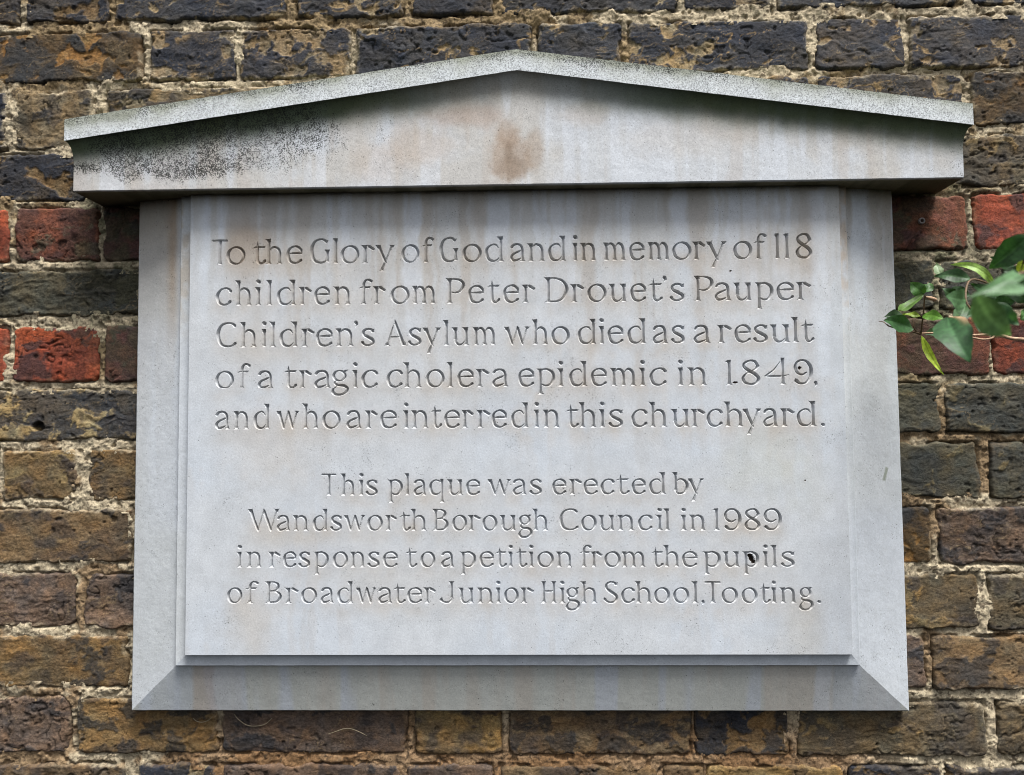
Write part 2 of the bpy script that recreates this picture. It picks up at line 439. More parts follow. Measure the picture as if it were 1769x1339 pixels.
for i, b in enumerate(bricks):
    if build_brick(i, b): nb += 1
print('bricks', nb, round(time.time() - T0, 1))

def build_mortar():
    xa, xb = X(-175, 670), X(1930, 670); za, zb = Z(900, 1500), Z(900, -185)
    st = 0.0012
    nx = int((xb - xa) / st); nz = int((zb - za) / st)
    xs = np.linspace(xa, xb, nx); zs = np.linspace(za, zb, nz)
    x, z = np.meshgrid(xs, zs)
    inside = np.full(x.shape, -1.0, np.float32)
    for b in bricks:
        i0, i1 = np.searchsorted(xs, (b['x0'] - .004, b['x1'] + .004)); j0, j1 = np.searchsorted(zs, (b['z0'] - .004, b['z1'] + .004))
        sx = x[j0:j1, i0:i1]; sz = z[j0:j1, i0:i1]
        d = np.minimum(np.minimum(sx - b['x0'], b['x1'] - sx), np.minimum(sz - b['z0'], b['z1'] - sz))
        inside[j0:j1, i0:i1] = np.maximum(inside[j0:j1, i0:i1], d)
    keep = (inside < 0.0065) & ~behind(x, z, 0.012)
    # the gaps with no brick listed lie behind the plaque only
    V = None
    h = 0.0022 * fbm(x * 45, z * 45, 601, 3) + 0.0010 * fbm(x * 160, z * 160, 611, 3, .6) + 0.0004 * fbm(x * 480, z * 480, 621, 2, .6)
    h = h - 0.0025 * ss(0.68, 0.85, fbm(x * 120, z * 120, 631, 2))
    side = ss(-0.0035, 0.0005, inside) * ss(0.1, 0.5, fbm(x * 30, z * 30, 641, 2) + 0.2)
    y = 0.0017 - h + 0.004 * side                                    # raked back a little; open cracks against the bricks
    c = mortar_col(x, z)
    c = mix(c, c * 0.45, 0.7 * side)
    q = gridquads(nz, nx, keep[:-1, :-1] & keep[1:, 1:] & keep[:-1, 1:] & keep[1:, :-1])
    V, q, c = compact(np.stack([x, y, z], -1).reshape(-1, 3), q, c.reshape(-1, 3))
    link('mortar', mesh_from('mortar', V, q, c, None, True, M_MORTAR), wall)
build_mortar()
print('mortar', round(time.time() - T0, 1))

# ------------------------------------------------------------------ the stone plaque
D_EDGE, D_BEV, D_MOU, D_PAN, D_FRZ, D_FAS = 0.014, 0.0255, 0.032, 0.038, 0.060, 0.070
plaque = bpy.data.objects.new('stone_plaque', None); COL.objects.link(plaque)
plaque['label'] = 'pale grey carved stone memorial plaque with pedimented top fixed to the old brick wall'
plaque['category'] = 'memorial plaque'

LIGHT, WARM, COOL = lin((196, 200, 204)), lin((178, 166, 150)), lin((197, 204, 212))
BLOBS = [  # photo x, y, radius x, radius y, colour, strength
    (425, 425, 48, 50, (166, 144, 118), .75), (500, 455, 60, 26, (180, 164, 142), .4), (1330, 440, 90, 60, (176, 162, 144), .5),
    (1400, 430, 16, 60, (170, 156, 140), .4), (600, 500, 60, 60, (186, 176, 160), .35), (480, 780, 80, 60, (190, 176, 158), .45),
    (1330, 790, 70, 70, (186, 184, 164), .5), (1400, 830, 40, 60, (184, 184, 168), .35), (430, 1075, 45, 55, (184, 172, 154), .55),
    (500, 925, 90, 30, (180, 168, 150), .45), (1390, 1085, 40, 60, (190, 180, 160), .45), (455, 590, 60, 50, (184, 174, 160), .5),
    (1000, 660, 240, 50, (188, 184, 178), .3), (640, 1000, 120, 30, (190, 184, 174), .3),
]
def streak(x, z, ztop, seed, length):
    """Rain runs below a drip edge: pale washed and brown dirty ribbons that fade downwards."""
    x = x + .0042 * fbm(x * 40, z * 26, seed + 17, 4)
    s1 = fbm(x * 60, z * 2.2 + 3, seed, 3, .6); s2 = fbm(x * 190, z * 3.0, seed + 9, 3, .6)
    L = length * (0.6 + 0.7 * np.clip(fbm(x * 35, x * 0 + 5, seed + 4, 3) + .5, 0, 1.4))
    fade = np.exp(-np.maximum(ztop - z, 0) / L)
    return s1, s2, fade
def panel_colour(x, z, ink=None):
    ztop = Z(890, 335, D_PAN)
    n = fbm(x * 9, z * 7, 701, 3); n2 = fbm(x * 60, z * 60, 711, 3); n3 = fbm(x * 220, z * 220, 721, 2)
    s1, s2, fade = streak(x, z, ztop, 731, 0.085)
    c = mix(np.broadcast_to(LIGHT, x.shape + (3,)), np.broadcast_to(COOL, x.shape + (3,)), ss(-.3, .5, n) * .7)
    c = mix(c, np.broadcast_to(lin((186, 184, 178)), x.shape + (3,)), np.clip(fade * 0.8, 0, 1))
    c = mix(c, np.broadcast_to(lin((160, 144, 126)), x.shape + (3,)), np.clip(fade * 0.9, 0, .34) * ss(0.05, 0.6, s1 + .3 * s2))
    c = mix(c, np.broadcast_to(lin((206, 212, 220)), x.shape + (3,)), np.clip(fade * 1.3, 0, .6) * ss(-0.16, -0.55, s1 + .35 * s2))
    l1, l2, lf = streak(x, z, Z(890, 760, D_PAN), 771, .12)
    c = mix(c, np.broadcast_to(lin((182, 168, 150)), x.shape + (3,)), 0.14 * ss(0.05, .6, l1 + .4 * n2) * ss(-.1, .5, n))
    for (bx, by, rx, ry, col, st) in BLOBS:
        st = st * .62
        cx, cz = X(bx, by, D_PAN), Z(bx, by, D_PAN)
        rr = np.hypot((x - cx) / (rx * .00067), (z - cz) / (ry * .00067)) + .28 * n2 + .2 * fbm(x * 25, z * 25, 741, 3)
        c = mix(c, np.broadcast_to(lin(col), x.shape + (3,)), st * ss(1.5, .15, rr))
    # broad washed ribbon down the right margin, narrow one on the left
    for (bx, w, y0, y1, st) in ((1412, 13, 330, 640, .8), (1322, 7, 330, 470, .6), (352, 9, 330, 520, .7), (385, 6, 330, 460, .45), (458, 4, 455, 500, .7), (468, 16, 455, 600, .4)):
        m = np.exp(-((x - X(bx, 500, D_PAN) + .002 * n2) / (w * .00067)) ** 2) * ss(Z(bx, y1 + 60, D_PAN), Z(bx, y1 - 60, D_PAN), z) * (z < Z(bx, y0, D_PAN))
        c = mix(c, np.broadcast_to(lin((208, 214, 221)), x.shape + (3,)), st * m * .8)
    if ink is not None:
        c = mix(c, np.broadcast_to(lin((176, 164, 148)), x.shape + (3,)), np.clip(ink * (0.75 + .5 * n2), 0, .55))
    sh = (n3 * .02 + n2 * .025)
    return c * (1 + sh)[..., None]

# ---- letters: each a set of chisel strokes (x, y, half width) clipped at cap, x-height or base line
XH, CH, DS = 31.5, 44.0, -15.0
def sp(pts, n=6):
    p = np.array(pts, float); out = []
    q = np.vstack([2 * p[0] - p[1], p, 2 * p[-1] - p[-2]])
    for i in range(len(p) - 1):
        a, b, c, d = q[i:i + 4]
        for t in np.linspace(0, 1, n, endpoint=False):
            out.append(0.5 * ((2 * b) + (c - a) * t + (2 * a - 5 * b + 4 * c - d) * t * t + (3 * b - a - 3 * c + d) * t ** 3))
    out.append(p[-1])
    return np.array(out)
INF = 999
def S_(pts, lo=-INF, hi=INF): return (sp(pts), lo, hi)
def L_(pts, lo=-INF, hi=INF): return (np.array(pts, float), lo, hi)
def foot(x, y=0): return L_([(x - 6.0, y + .1, .15), (x - 2.6, y + 1.3, 1.4), (x, y + 3.2, 3.0), (x + 2.6, y + 1.3, 1.4), (x + 6.0, y + .1, .15)], lo=y)
def head(x, y): return L_([(x - 7.2, y - .2, .2), (x - 3.2, y - 1.8, 1.9), (x, y - 4.5, 3.2), (x + 2.6, y - 1.6, 1.2), (x + 3.6, y - .3, .2)], hi=y)
def bhead(x, y): return L_([(x - 5.5, y - .2, .2), (x - 2.5, y - 1.6, 1.7), (x, y - 4.2, 2.8), (x + 2.5, y - 1.6, 1.7), (x + 5.5, y - .3, .2)], hi=y)
def bar(x, y0, y1, w=2.35): return L_([(x, y1 + 2, w + .9), (x, y1 - 8, w), (x, (y0 + y1) / 2, w - .15), (x, y0 + 7, w + .1), (x, y0 - 2, w + .9)], lo=y0, hi=y1)
def stem(x, y0=0, y1=XH): return [bar(x, y0, y1), head(x, y1), foot(x, y0)]
def ell(cx, cy, rx, ry, wmin=1.35, wmax=2.7, phi=math.radians(200), n=40):
    t = np.linspace(0, 2 * math.pi, n + 1)
    w = wmin + (wmax - wmin) * np.abs(np.cos(t - phi)) ** 1.2
    return (np.stack([cx + rx * np.cos(t), cy + ry * np.sin(t), w], -1), -INF, INF)
def arch(x0, x1, top=XH):
    m = (x0 + x1) / 2
    return [S_([(x0 + 1, top - 10, .9), (x0 + 4, top - 5, 1.3), (m, top - 2.0, 1.9), (x1 - 3, top - 5, 2.4), (x1, top - 12, 2.4), (x1, 8, 2.3), (x1 + .2, -2, 3.2)], lo=0), foot(x1)]
def dot(x, y, w=3.3): return L_([(x - .8, y + .5, w * .9), (x + .8, y - .5, w)])
R2 = 1.8
G = {}
G['l'] = stem(0, 0, CH)
G['i'] = stem(0) + [dot(0, 41)]
G['o'] = [ell(15.5, 15.6, 13.3, 14.3)]
G['n'] = stem(6) + arch(6, 26)
G['h'] = stem(6, 0, CH) + arch(6, 26)
G['m'] = stem(6) + arch(6, 24) + arch(24, 42)
G['u'] = [bar(6, 9, XH), head(6, XH), S_([(6, 14, 2.3), (6.5, 6.5, 2.4), (11.5, 1.6, 2.1), (17, 2.2, 1.5), (23, 7.5, .9)])] + stem(25)
G['r'] = stem(6) + [L_([(10.5, XH - .6, .5), (13.5, XH - 2.8, 2.6), (20.5, XH - 7.2, 2.4), (24, XH - 6.2, .3)])]
G['c'] = [S_([(27, 25, 2.7), (24, 28.3, 2.2), (17, 30, 1.6), (8, 26.5, 1.9), (2.6, 16, 2.7), (6.5, 5, 2.6), (15, 1.4, 1.9), (22, 3.2, 1.7), (26.5, 6.6, 2.5)]), L_([(25.5, 6, 2.4), (28.2, 8.8, .4)])]
G['e'] = [S_([(27, 18.5, 1.4), (26.5, 24, 2.3), (20, 29.3, 2.2), (12, 29.5, 1.6), (5, 25, 1.9), (2.6, 16, 2.6), (6.5, 5, 2.6), (15, 1.4, 1.9), (22, 3.0, 1.7), (26.5, 6.0, 2.3)]),
          L_([(25.6, 5.6, 2.2), (28.2, 8.6, .4)]), L_([(4, 18.0, .7), (12, 18.3, 1.7), (27, 18.5, 2.1)])]
G['d'] = [S_([(22, 24, 1.0), (18, 29, 1.5), (12, 29.5, 1.5), (5, 24.5, 2.0), (2.6, 15.5, 2.7), (6, 5, 2.6), (13, 1.5, 2.0), (19, 3, 1.3), (24, 8, .8)])] + stem(26, 0, CH)
G['b'] = [bar(6, 6, CH), head(6, CH), S_([(7, 24, .9), (12, 29, 1.3), (18, 29.7, 1.8), (26, 24, 2.6), (28, 15.5, 2.8), (24, 5, 2.3), (16, 1.5, 1.8), (9, 2.5, 1.6), (6, 8, 1.6)])]
G['p'] = [bar(6, DS, XH), L_([(-1, XH - .2, .2), (3, XH - 1.6, 1.7), (7, XH - 2.6, 2.4), (13, XH - 1.8, 1.6)], hi=XH), foot(6.5, DS),
          S_([(9, XH - 2, 1.4), (17, 30, 1.9), (25.5, 24.5, 2.6), (27.5, 15.5, 2.8), (23.5, 5, 2.2), (15, 1.4, 1.8), (7, 5, 1.1)])]
G['q'] = [S_([(23, 27, 1.6), (13, 29.8, 1.6), (5, 24.5, 2.0), (2.6, 15.5, 2.7), (6, 5, 2.6), (13, 1.5, 2.0), (19, 3, 1.3), (24, 7, .8)]), bar(25.5, DS, XH + 1, 2.2), foot(26, DS)]
G['a'] = [S_([(3, 25, 2.4), (6, 28.5, 2.2), (13, 30, 1.9), (19, 27.5, 2.3), (21.5, 21, 2.4), (21.5, 9, 2.3), (23.6, -1, 2.9)], lo=0), L_([(19, 1.2, 1), (22.5, 3, 2.6), (27.5, .2, .2)], lo=0),
          S_([(20.5, 19.5, 1.1), (14, 16.8, 1.9), (6, 13, 2.0), (2.2, 7.5, 2.3), (5, 2.6, 2.3), (11, 2.4, 2.0), (20, 6, 1.0)])]
G['s'] = [S_([(21, 25.5, 2.5), (18.5, 28.4, 2.1), (12, 29.8, 1.8), (5, 26, 2.2), (5.5, 20, 2.5), (13, 15.5, 2.9), (20.5, 10.5, 2.8), (20.5, 4.5, 2.3), (12.5, 1.5, 1.8), (6, 3, 2.0), (3, 6.5, 2.6)]),
          L_([(3.4, 6, 2.4), (1.6, 9, .4)]), L_([(20.5, 26.5, 2.2), (24, 30.5, .3)], hi=XH)]
G['t'] = [L_([(9.6, 40, .2), (9.2, 34, 1.3), (9.4, 28, 2.2)]), S_([(9.4, 29, 2.2), (9.4, 10, 2.3), (11, 4, 2.3), (15, 1.4, 2.0), (19, 2.8, 1.8), (22, 5.8, 2.3)]), L_([(21, 5, 2.0), (24, 8.4, .4)]),
          L_([(0, 27.4, .2), (5, 29.4, 1.3), (10, 29.8, 1.7), (20, 29.8, 1.9), (23.5, 31.5, .3)])]
G['f'] = [S_([(23, 40, 2.6), (19, 42.3, 2.0), (14, 41.8, 1.8), (10.2, 36, 2.2), (9.6, 26, 2.3), (9.6, 8, 2.3), (9.6, -2, 3.1)], lo=0), foot(9.6),
          L_([(0, 27.4, .2), (5, 29.4, 1.2), (10, 29.6, 1.7), (19, 29.6, 1.8), (22.5, 31, .3)])]
G['y'] = [L_([(4, XH + 1, 3.1), (9, 20, 2.5), (17, 3, 2.2), (18.5, 0, 1.2)], hi=XH), bhead(4.2, XH), L_([(29, XH, 1.9), (24, 18, 1.5), (17, 2, 1.6), (11.5, -10, 2.4), (10, -17, 3.1)], lo=DS + 1, hi=XH),
          L_([(23.5, XH - .2, .2), (27, XH - 1.5, 1.5), (29.6, XH - 3, 2.3), (34.5, XH - .2, .2)], hi=XH), L_([(6, DS + 1.2, .2), (11, DS + 3, 2.2), (15, DS + 1.2, .2)], lo=DS + 1)]
G['w'] = [L_([(4, XH + 1, 3.0), (9, 19, 2.4), (15, 3, 2.1), (16.3, -1, .3)], hi=XH), bhead(4.2, XH), L_([(15.6, 1, 1.0), (20, 14, 1.3), (25.5, 30, 1.3)]), L_([(24.6, 33, .2), (26, 29, 2.0), (30, 17, 2.4), (35, 3, 2.1), (36, -1, .3)]),
          L_([(35.2, 1, .9), (40, 16, 1.3), (44.5, 30, 1.6)]), L_([(39.5, XH - .2, .2), (43, XH - 1.6, 1.6), (44.6, XH - 3, 2.2), (50, XH - .2, .2)], hi=XH)]
G['g'] = [ell(14, 21.5, 9.6, 8.7, 1.3, 2.4, math.radians(190)), L_([(20, 27, 1.3), (24, 29.6, 2.0), (28.5, 31.6, .5)]),
          S_([(9, 13.5, .9), (6.5, 11, 1.4), (6.5, 7.5, 1.9), (12, 5.2, 2.2), (21, 4.2, 2.6), (27, -.5, 2.6), (26, -7.5, 2.3), (18, -12.5, 2.0), (9, -12.8, 2.2), (3.2, -9, 2.6), (3.6, -3.5, 1.8), (9, 3, 1.1)])]
G["'"] = [L_([(1.5, CH - 3, 3.0), (2.6, CH - 6, 2.3), (0, CH - 12, .3)])]
G['.'] = [dot(0, 3, 2.7)]
G[','] = [L_([(1.5, 3.5, 2.6), (2.4, 1, 2.0), (0, -5.5, .3)])]
G['T'] = [L_([(-2, CH - 2.6, 1.5), (8, CH - 1.9, 2.0), (18, CH - 1.9, 2.0), (28, CH - 2.6, 1.6)], hi=CH), bar(13.5, 0, CH), foot(13.5), L_([(-1.6, CH - 1, 1.2), (-3.4, CH - 5, .3)], hi=CH), L_([(27.6, CH - 1, 1.2), (29.6, CH - 5, .3)], hi=CH)]
G['G'] = [S_([(29, 38, 2.4), (24, 41.4, 2.0), (17, 42, 1.7), (7.5, 37, 2.1), (2.6, 23, 2.9), (7, 7, 2.7), (17, 1.8, 2.0), (25, 2.8, 1.6), (30, 6, 1.4)]), bar(31, 2.5, 24.5, 2.2), bhead(31, 24.5), L_([(29, 37.5, 2.2), (33, 40.5, .4)])]
G['C'] = [S_([(30, 37.5, 2.6), (26, 40.8, 2.1), (18, 42, 1.7), (8, 37.5, 2.1), (2.6, 23, 2.9), (7, 7, 2.7), (17, 1.8, 2.0), (26, 3.2, 1.7), (31, 6.8, 2.4)]), L_([(30, 6.2, 2.2), (33, 9.6, .4)])]
G['P'] = [bar(7, 0, CH), head(7, CH), foot(7), S_([(8, CH - 2, 1.3), (18, CH - 2, 1.7), (27, CH - 5.5, 2.4), (30, 31.5, 2.8), (26, 22.5, 2.2), (17, 18.8, 1.6), (8.5, 20, .9)], hi=CH)]
G['D'] = [bar(7, 0, CH), head(7, CH), L_([(0, .2, .2), (4, 1.4, 1.4), (7, 2.6, 2.6)], lo=0), S_([(8, CH - 2, 1.3), (19, CH - 2.2, 1.7), (31, CH - 8, 2.3), (36.5, 23, 3.0), (31, 8, 2.4), (20, 2, 1.8), (8, 2, 1.3)], lo=0, hi=CH)]
G['B'] = [bar(7, 0, CH), head(7, CH), L_([(0, .2, .2), (4, 1.4, 1.4), (7, 2.6, 2.6)], lo=0), S_([(8, CH - 2, 1.3), (17, CH - 2.2, 1.7), (24, CH - 6, 2.3), (25, 32, 2.5), (20, 25.5, 1.9), (9, 24, 1.2)], hi=CH),
          S_([(9, 24, 1.2), (20, 23.5, 1.7), (28, 18, 2.4), (28.5, 10, 2.6), (22, 3, 2.1), (8, 2, 1.4)], lo=0)]
G['H'] = [bar(7, 0, CH), bhead(7, CH), foot(7), bar(28, 0, CH), bhead(28, CH), foot(28), L_([(8, 24, 1.5), (17, 24, 1.7), (28, 24, 1.5)])]
G['J'] = [bar(22, 8, CH, 2.3), bhead(22, CH), S_([(22, 12, 2.3), (20.5, 5, 2.2), (14, 1.6, 1.9), (6, 3.5, 2.1), (2.5, 7, 2.8)]), L_([(2.5, 7, 2.6), (4, 12, .4)])]
G['A'] = [L_([(18.6, CH + 1, .3), (12, 26, 1.3), (4, 1, 1.9)], lo=0), L_([(17.5, CH + 3, .2), (19.5, 39, 2.1), (28, 18, 2.5), (36, -2, 3.2)], lo=0), L_([(9, 15.6, 1.2), (18, 15.8, 1.6), (28, 15.6, 1.3)]), foot(3.6), foot(35)]
G['W'] = [L_([(5, CH + 1, 3.1), (12, 24, 2.6), (20.5, 3, 2.3), (21.8, -2, .3)], hi=CH), bhead(5, CH), L_([(21, 1, 1.0), (27, 20, 1.3), (33.5, 41, 1.3)]), L_([(32.4, CH + 1, .3), (34, 39, 2.2), (40.5, 21, 2.6), (47.5, 3, 2.2), (48.6, -2, .3)]),
          L_([(48, 1, 1.0), (54, 20, 1.3), (60, 42, 1.8)]), bhead(60, CH)]
G['S'] = [S_([(24, 37.5, 2.4), (20.5, 41, 2.0), (13, 42, 1.8), (6, 37.5, 2.3), (5.8, 30, 2.5), (13, 23.5, 2.9), (23, 16, 2.9), (25, 9, 2.5), (20, 3, 2.0), (12, 1.6, 1.9), (5, 4.5, 2.1), (2.4, 8, 2.6)]), L_([(24, 38, 2.0), (28, 42, .3)]), L_([(2.4, 8, 2.2), (1, 11.5, .4)])]
G['1'] = [bar(0, 0, CH, 2.3), L_([(-7.5, CH - 2.4, .2), (-3, CH - 2.8, 1.8), (0, CH - 4, 2.8), (2.6, CH, .4)], hi=CH), foot(0)]
G['8'] = [S_([(24, 33, 2.6), (20, 40.5, 2.2), (13, 42, 1.8), (5.5, 38, 2.3), (4.4, 31.5, 2.5), (11, 25, 2.8), (20, 18.5, 2.9), (25, 11, 2.7), (21, 3.4, 2.1), (13, 1.6, 1.9), (5, 4.8, 2.4), (2.8, 12, 2.7), (7, 19, 1.8), (14, 23.5, 1.4), (21, 28, 1.8), (24, 33, 2.5)])]
G['4'] = [L_([(29, CH - 1, .5), (16, 26, 1.5), (1, 15.4, 1.6)]), bar(31, 0, CH + 3, 2.3), foot(31), L_([(0, 15, .7), (10, 15.2, 1.8), (31, 15.2, 1.9), (42, 17.6, .4)])]
G['9'] = [S_([(22, 21, 1.2), (14, 17, 1.9), (5.5, 21.5, 2.4), (2.8, 30, 2.6), (6.5, 38.5, 2.2), (14, 42, 1.8), (22, 40, 2.2), (28.5, 31, 2.7), (29.5, 20, 2.9), (26, 9, 2.2), (18, 2.2, 1.8), (9, 2.6, 2.4), (4, 7, 3.0)]), L_([(4, 7, 2.6), (2.4, 11, .4)])]

ZF = 4.9139
def row(offx, s):
    out = []
    for t in s.split():
        ch, a, b = t.split(':')
        out.append((ch, offx + float(a) / ZF, offx + float(b) / ZF))
    return out
TEXT = [  # (scale, baseline y at x, baseline y at x, letters with their left and right limits)
 (1.0, (380, 456.7), (1350, 446.3), row(360, "T:28:162 o:155:310 t:370:490 h:478:632 e:665:795 G:865:1035 l:1050:1105 o:1125:1278 r:1295:1415 y:1415:1585")
   + row(710, "o:-80:68 f:85:192 G:245:405 o:440:597 d:630:795 a:845:972 n:985:1140 d:1165:1322 i:1368:1418 n:1435:1575")
   + row(1060, "m:-90:105 e:135:260 m:290:475 o:500:660 r:670:785 y:785:965 o:1020:1175 f:1185:1300 1:1362:1415 1:1440:1500 8:1550:1685")),
 (1.0, (400, 527.3), (1340, 518.0), row(360, "c:65:195 h:222:370 i:390:450 l:485:545 d:582:750 r:762:880 e:900:1028 n:1058:1212 f:1272:1390 r:1393:1508 o:1548:1705")
   + row(710, "m:5:212 P:292:455 e:488:617 t:645:757 e:785:915 r:938:1060 D:1128:1335 r:1350:1475 o:1500:1658")
   + row(1060, "u:-45:118 e:145:275 t:292:418 ':420:455 s:480:603 P:680:848 a:862:1003 u:1015:1180 p:1200:1355 e:1388:1532 r:1548:1685")),
 (1.0, (430, 599.2), (1200, 592.2), row(360, "C:68:238 h:262:412 i:450:490 l:512:575 d:605:765 r:780:905 e:915:1052 n:1072:1238 ':1238:1270 s:1297:1412 A:1490:1688")
   + row(710, "s:-22:88 y:97:255 l:270:325 u:342:497 m:522:722 w:790:1010 h:1025:1168 o:1193:1345 d:1418:1580 i:1592:1645")
   + row(1060, "e:-48:82 d:120:285 a:335:465 s:492:605 a:683:825 r:878:1010 e:1030:1165 s:1190:1312 u:1325:1505 l:1507:1580 t:1590:1705")),
 (1.0, (400, 671.3), (1350, 664.0), row(360, "o:60:212 f:240:353 a:420:553 t:632:752 r:763:880 a:900:1040 g:1045:1190 i:1218:1270 c:1300:1438 c:1515:1648")
   + row(710, "h:-70:95 o:130:282 l:300:362 e:397:530 r:548:668 a:692:830 e:912:1045 p:1060:1222 i:1240:1302 d:1345:1502 e:1530:1662")
   + row(1060, "m:-30:195 i:215:275 c:308:450 i:540:598 n:625:797 1:945:1015 8:1088:1245 4:1283:1495 9:1535:1692 ,:1700:1733")),
 (1.0, (430, 742.4), (1400, 737.6), row(360, "a:58:182 n:208:345 d:385:525 w:575:770 h:793:938 o:968:1118 a:1172:1305 r:1325:1440 e:1460:1597 i:1650:1703")
   + row(710, "n:-5:152 t:165:262 e:285:412 r:425:535 r:550:680 e:688:812 d:852:1005 i:1040:1092 n:1115:1265 t:1312:1428 h:1422:1578 i:1597:1648")
   + row(1070, "s:-89:32 c:105:237 h:250:410 u:437:600 r:602:735 c:745:877 h:885:1060 y:1045:1210 a:1225:1350 r:1365:1495 d:1510:1680 .:1713:1745")),
 (.87, (560, 857.3), (1200, 854.6), row(400, "T:762:888 h:922:1050 i:1073:1125 s:1140:1240 p:1322:1450 l:1465:1515 a:1548:1655")
   + row(740, "q:8:143 u:155:297 e:322:438 w:500:705 a:718:837 s:860:965 e:1055:1170 r:1190:1310 e:1320:1437 c:1465:1580 t:1585:1710")
   + row(1070, "e:108:222 d:255:400 b:447:585 y:580:722")),
 (.87, (430, 918.4), (1350, 917.2), row(400, "W:135:405 a:385:500 n:515:655 d:692:820 s:840:937 w:952:1135 o:1155:1280 r:1300:1408 t:1425:1520 h:1515:1658")
   + row(740, "B:30:168 o:205:325 r:330:450 o:462:582 u:600:750 g:765:880 h:880:1022 C:1115:1275 o:1300:1425 u:1440:1585 n:1600:1752")
   + row(1070, "c:162:280 i:305:375 l:370:438 i:515:575 n:592:735 1:792:855 9:893:1035 8:1065:1197 9:1230:1378")),
 (.87, (420, 981.4), (1350, 980.6), row(385, "i:110:168 n:195:330 r:383:492 e:512:620 s:643:740 p:765:895 o:935:1058 n:1075:1208 s:1230:1330 e:1360:1482 t:1545:1650")
   + row(730, "o:-15:105 a:160:270 p:312:452 e:485:603 t:617:715 i:722:770 t:788:890 i:895:948 o:975:1112 n:1128:1275 f:1330:1435 r:1425:1530 o:1545:1680")
   + row(1070, "m:15:225 t:268:375 h:372:515 e:535:662 p:705:860 u:875:1027 p:1043:1185 i:1215:1268 l:1280:1350 s:1375:1490")),
 (.87, (400, 1043.4), (1400, 1043.0), row(385, "o:38:160 f:183:300 B:355:495 r:520:645 o:665:795 a:832:942 d:972:1110 w:1128:1305 a:1320:1440 t:1440:1552 e:1567:1690")
   + row(730, "r:5:118 J:148:272 u:300:440 n:460:603 i:618:665 o:695:812 r:825:950 H:1005:1140 i:1155:1215 g:1218:1335 h:1338:1487 S:1540:1662")
   + row(1070, "c:18:130 h:130:280 o:298:428 o:460:592 l:605:680 ,:700:722 T:725:862 o:872:1005 o:1043:1170 t:1190:1285 i:1287:1338 n:1360:1507 g:1530:1645 .:1683:1712")),
]
pxL = X(324, 800, D_PAN); pxR = X(1463, 800, D_PAN); pzB = Z(900, 1132, D_PAN); pzT = Z(900, 325, D_PAN)

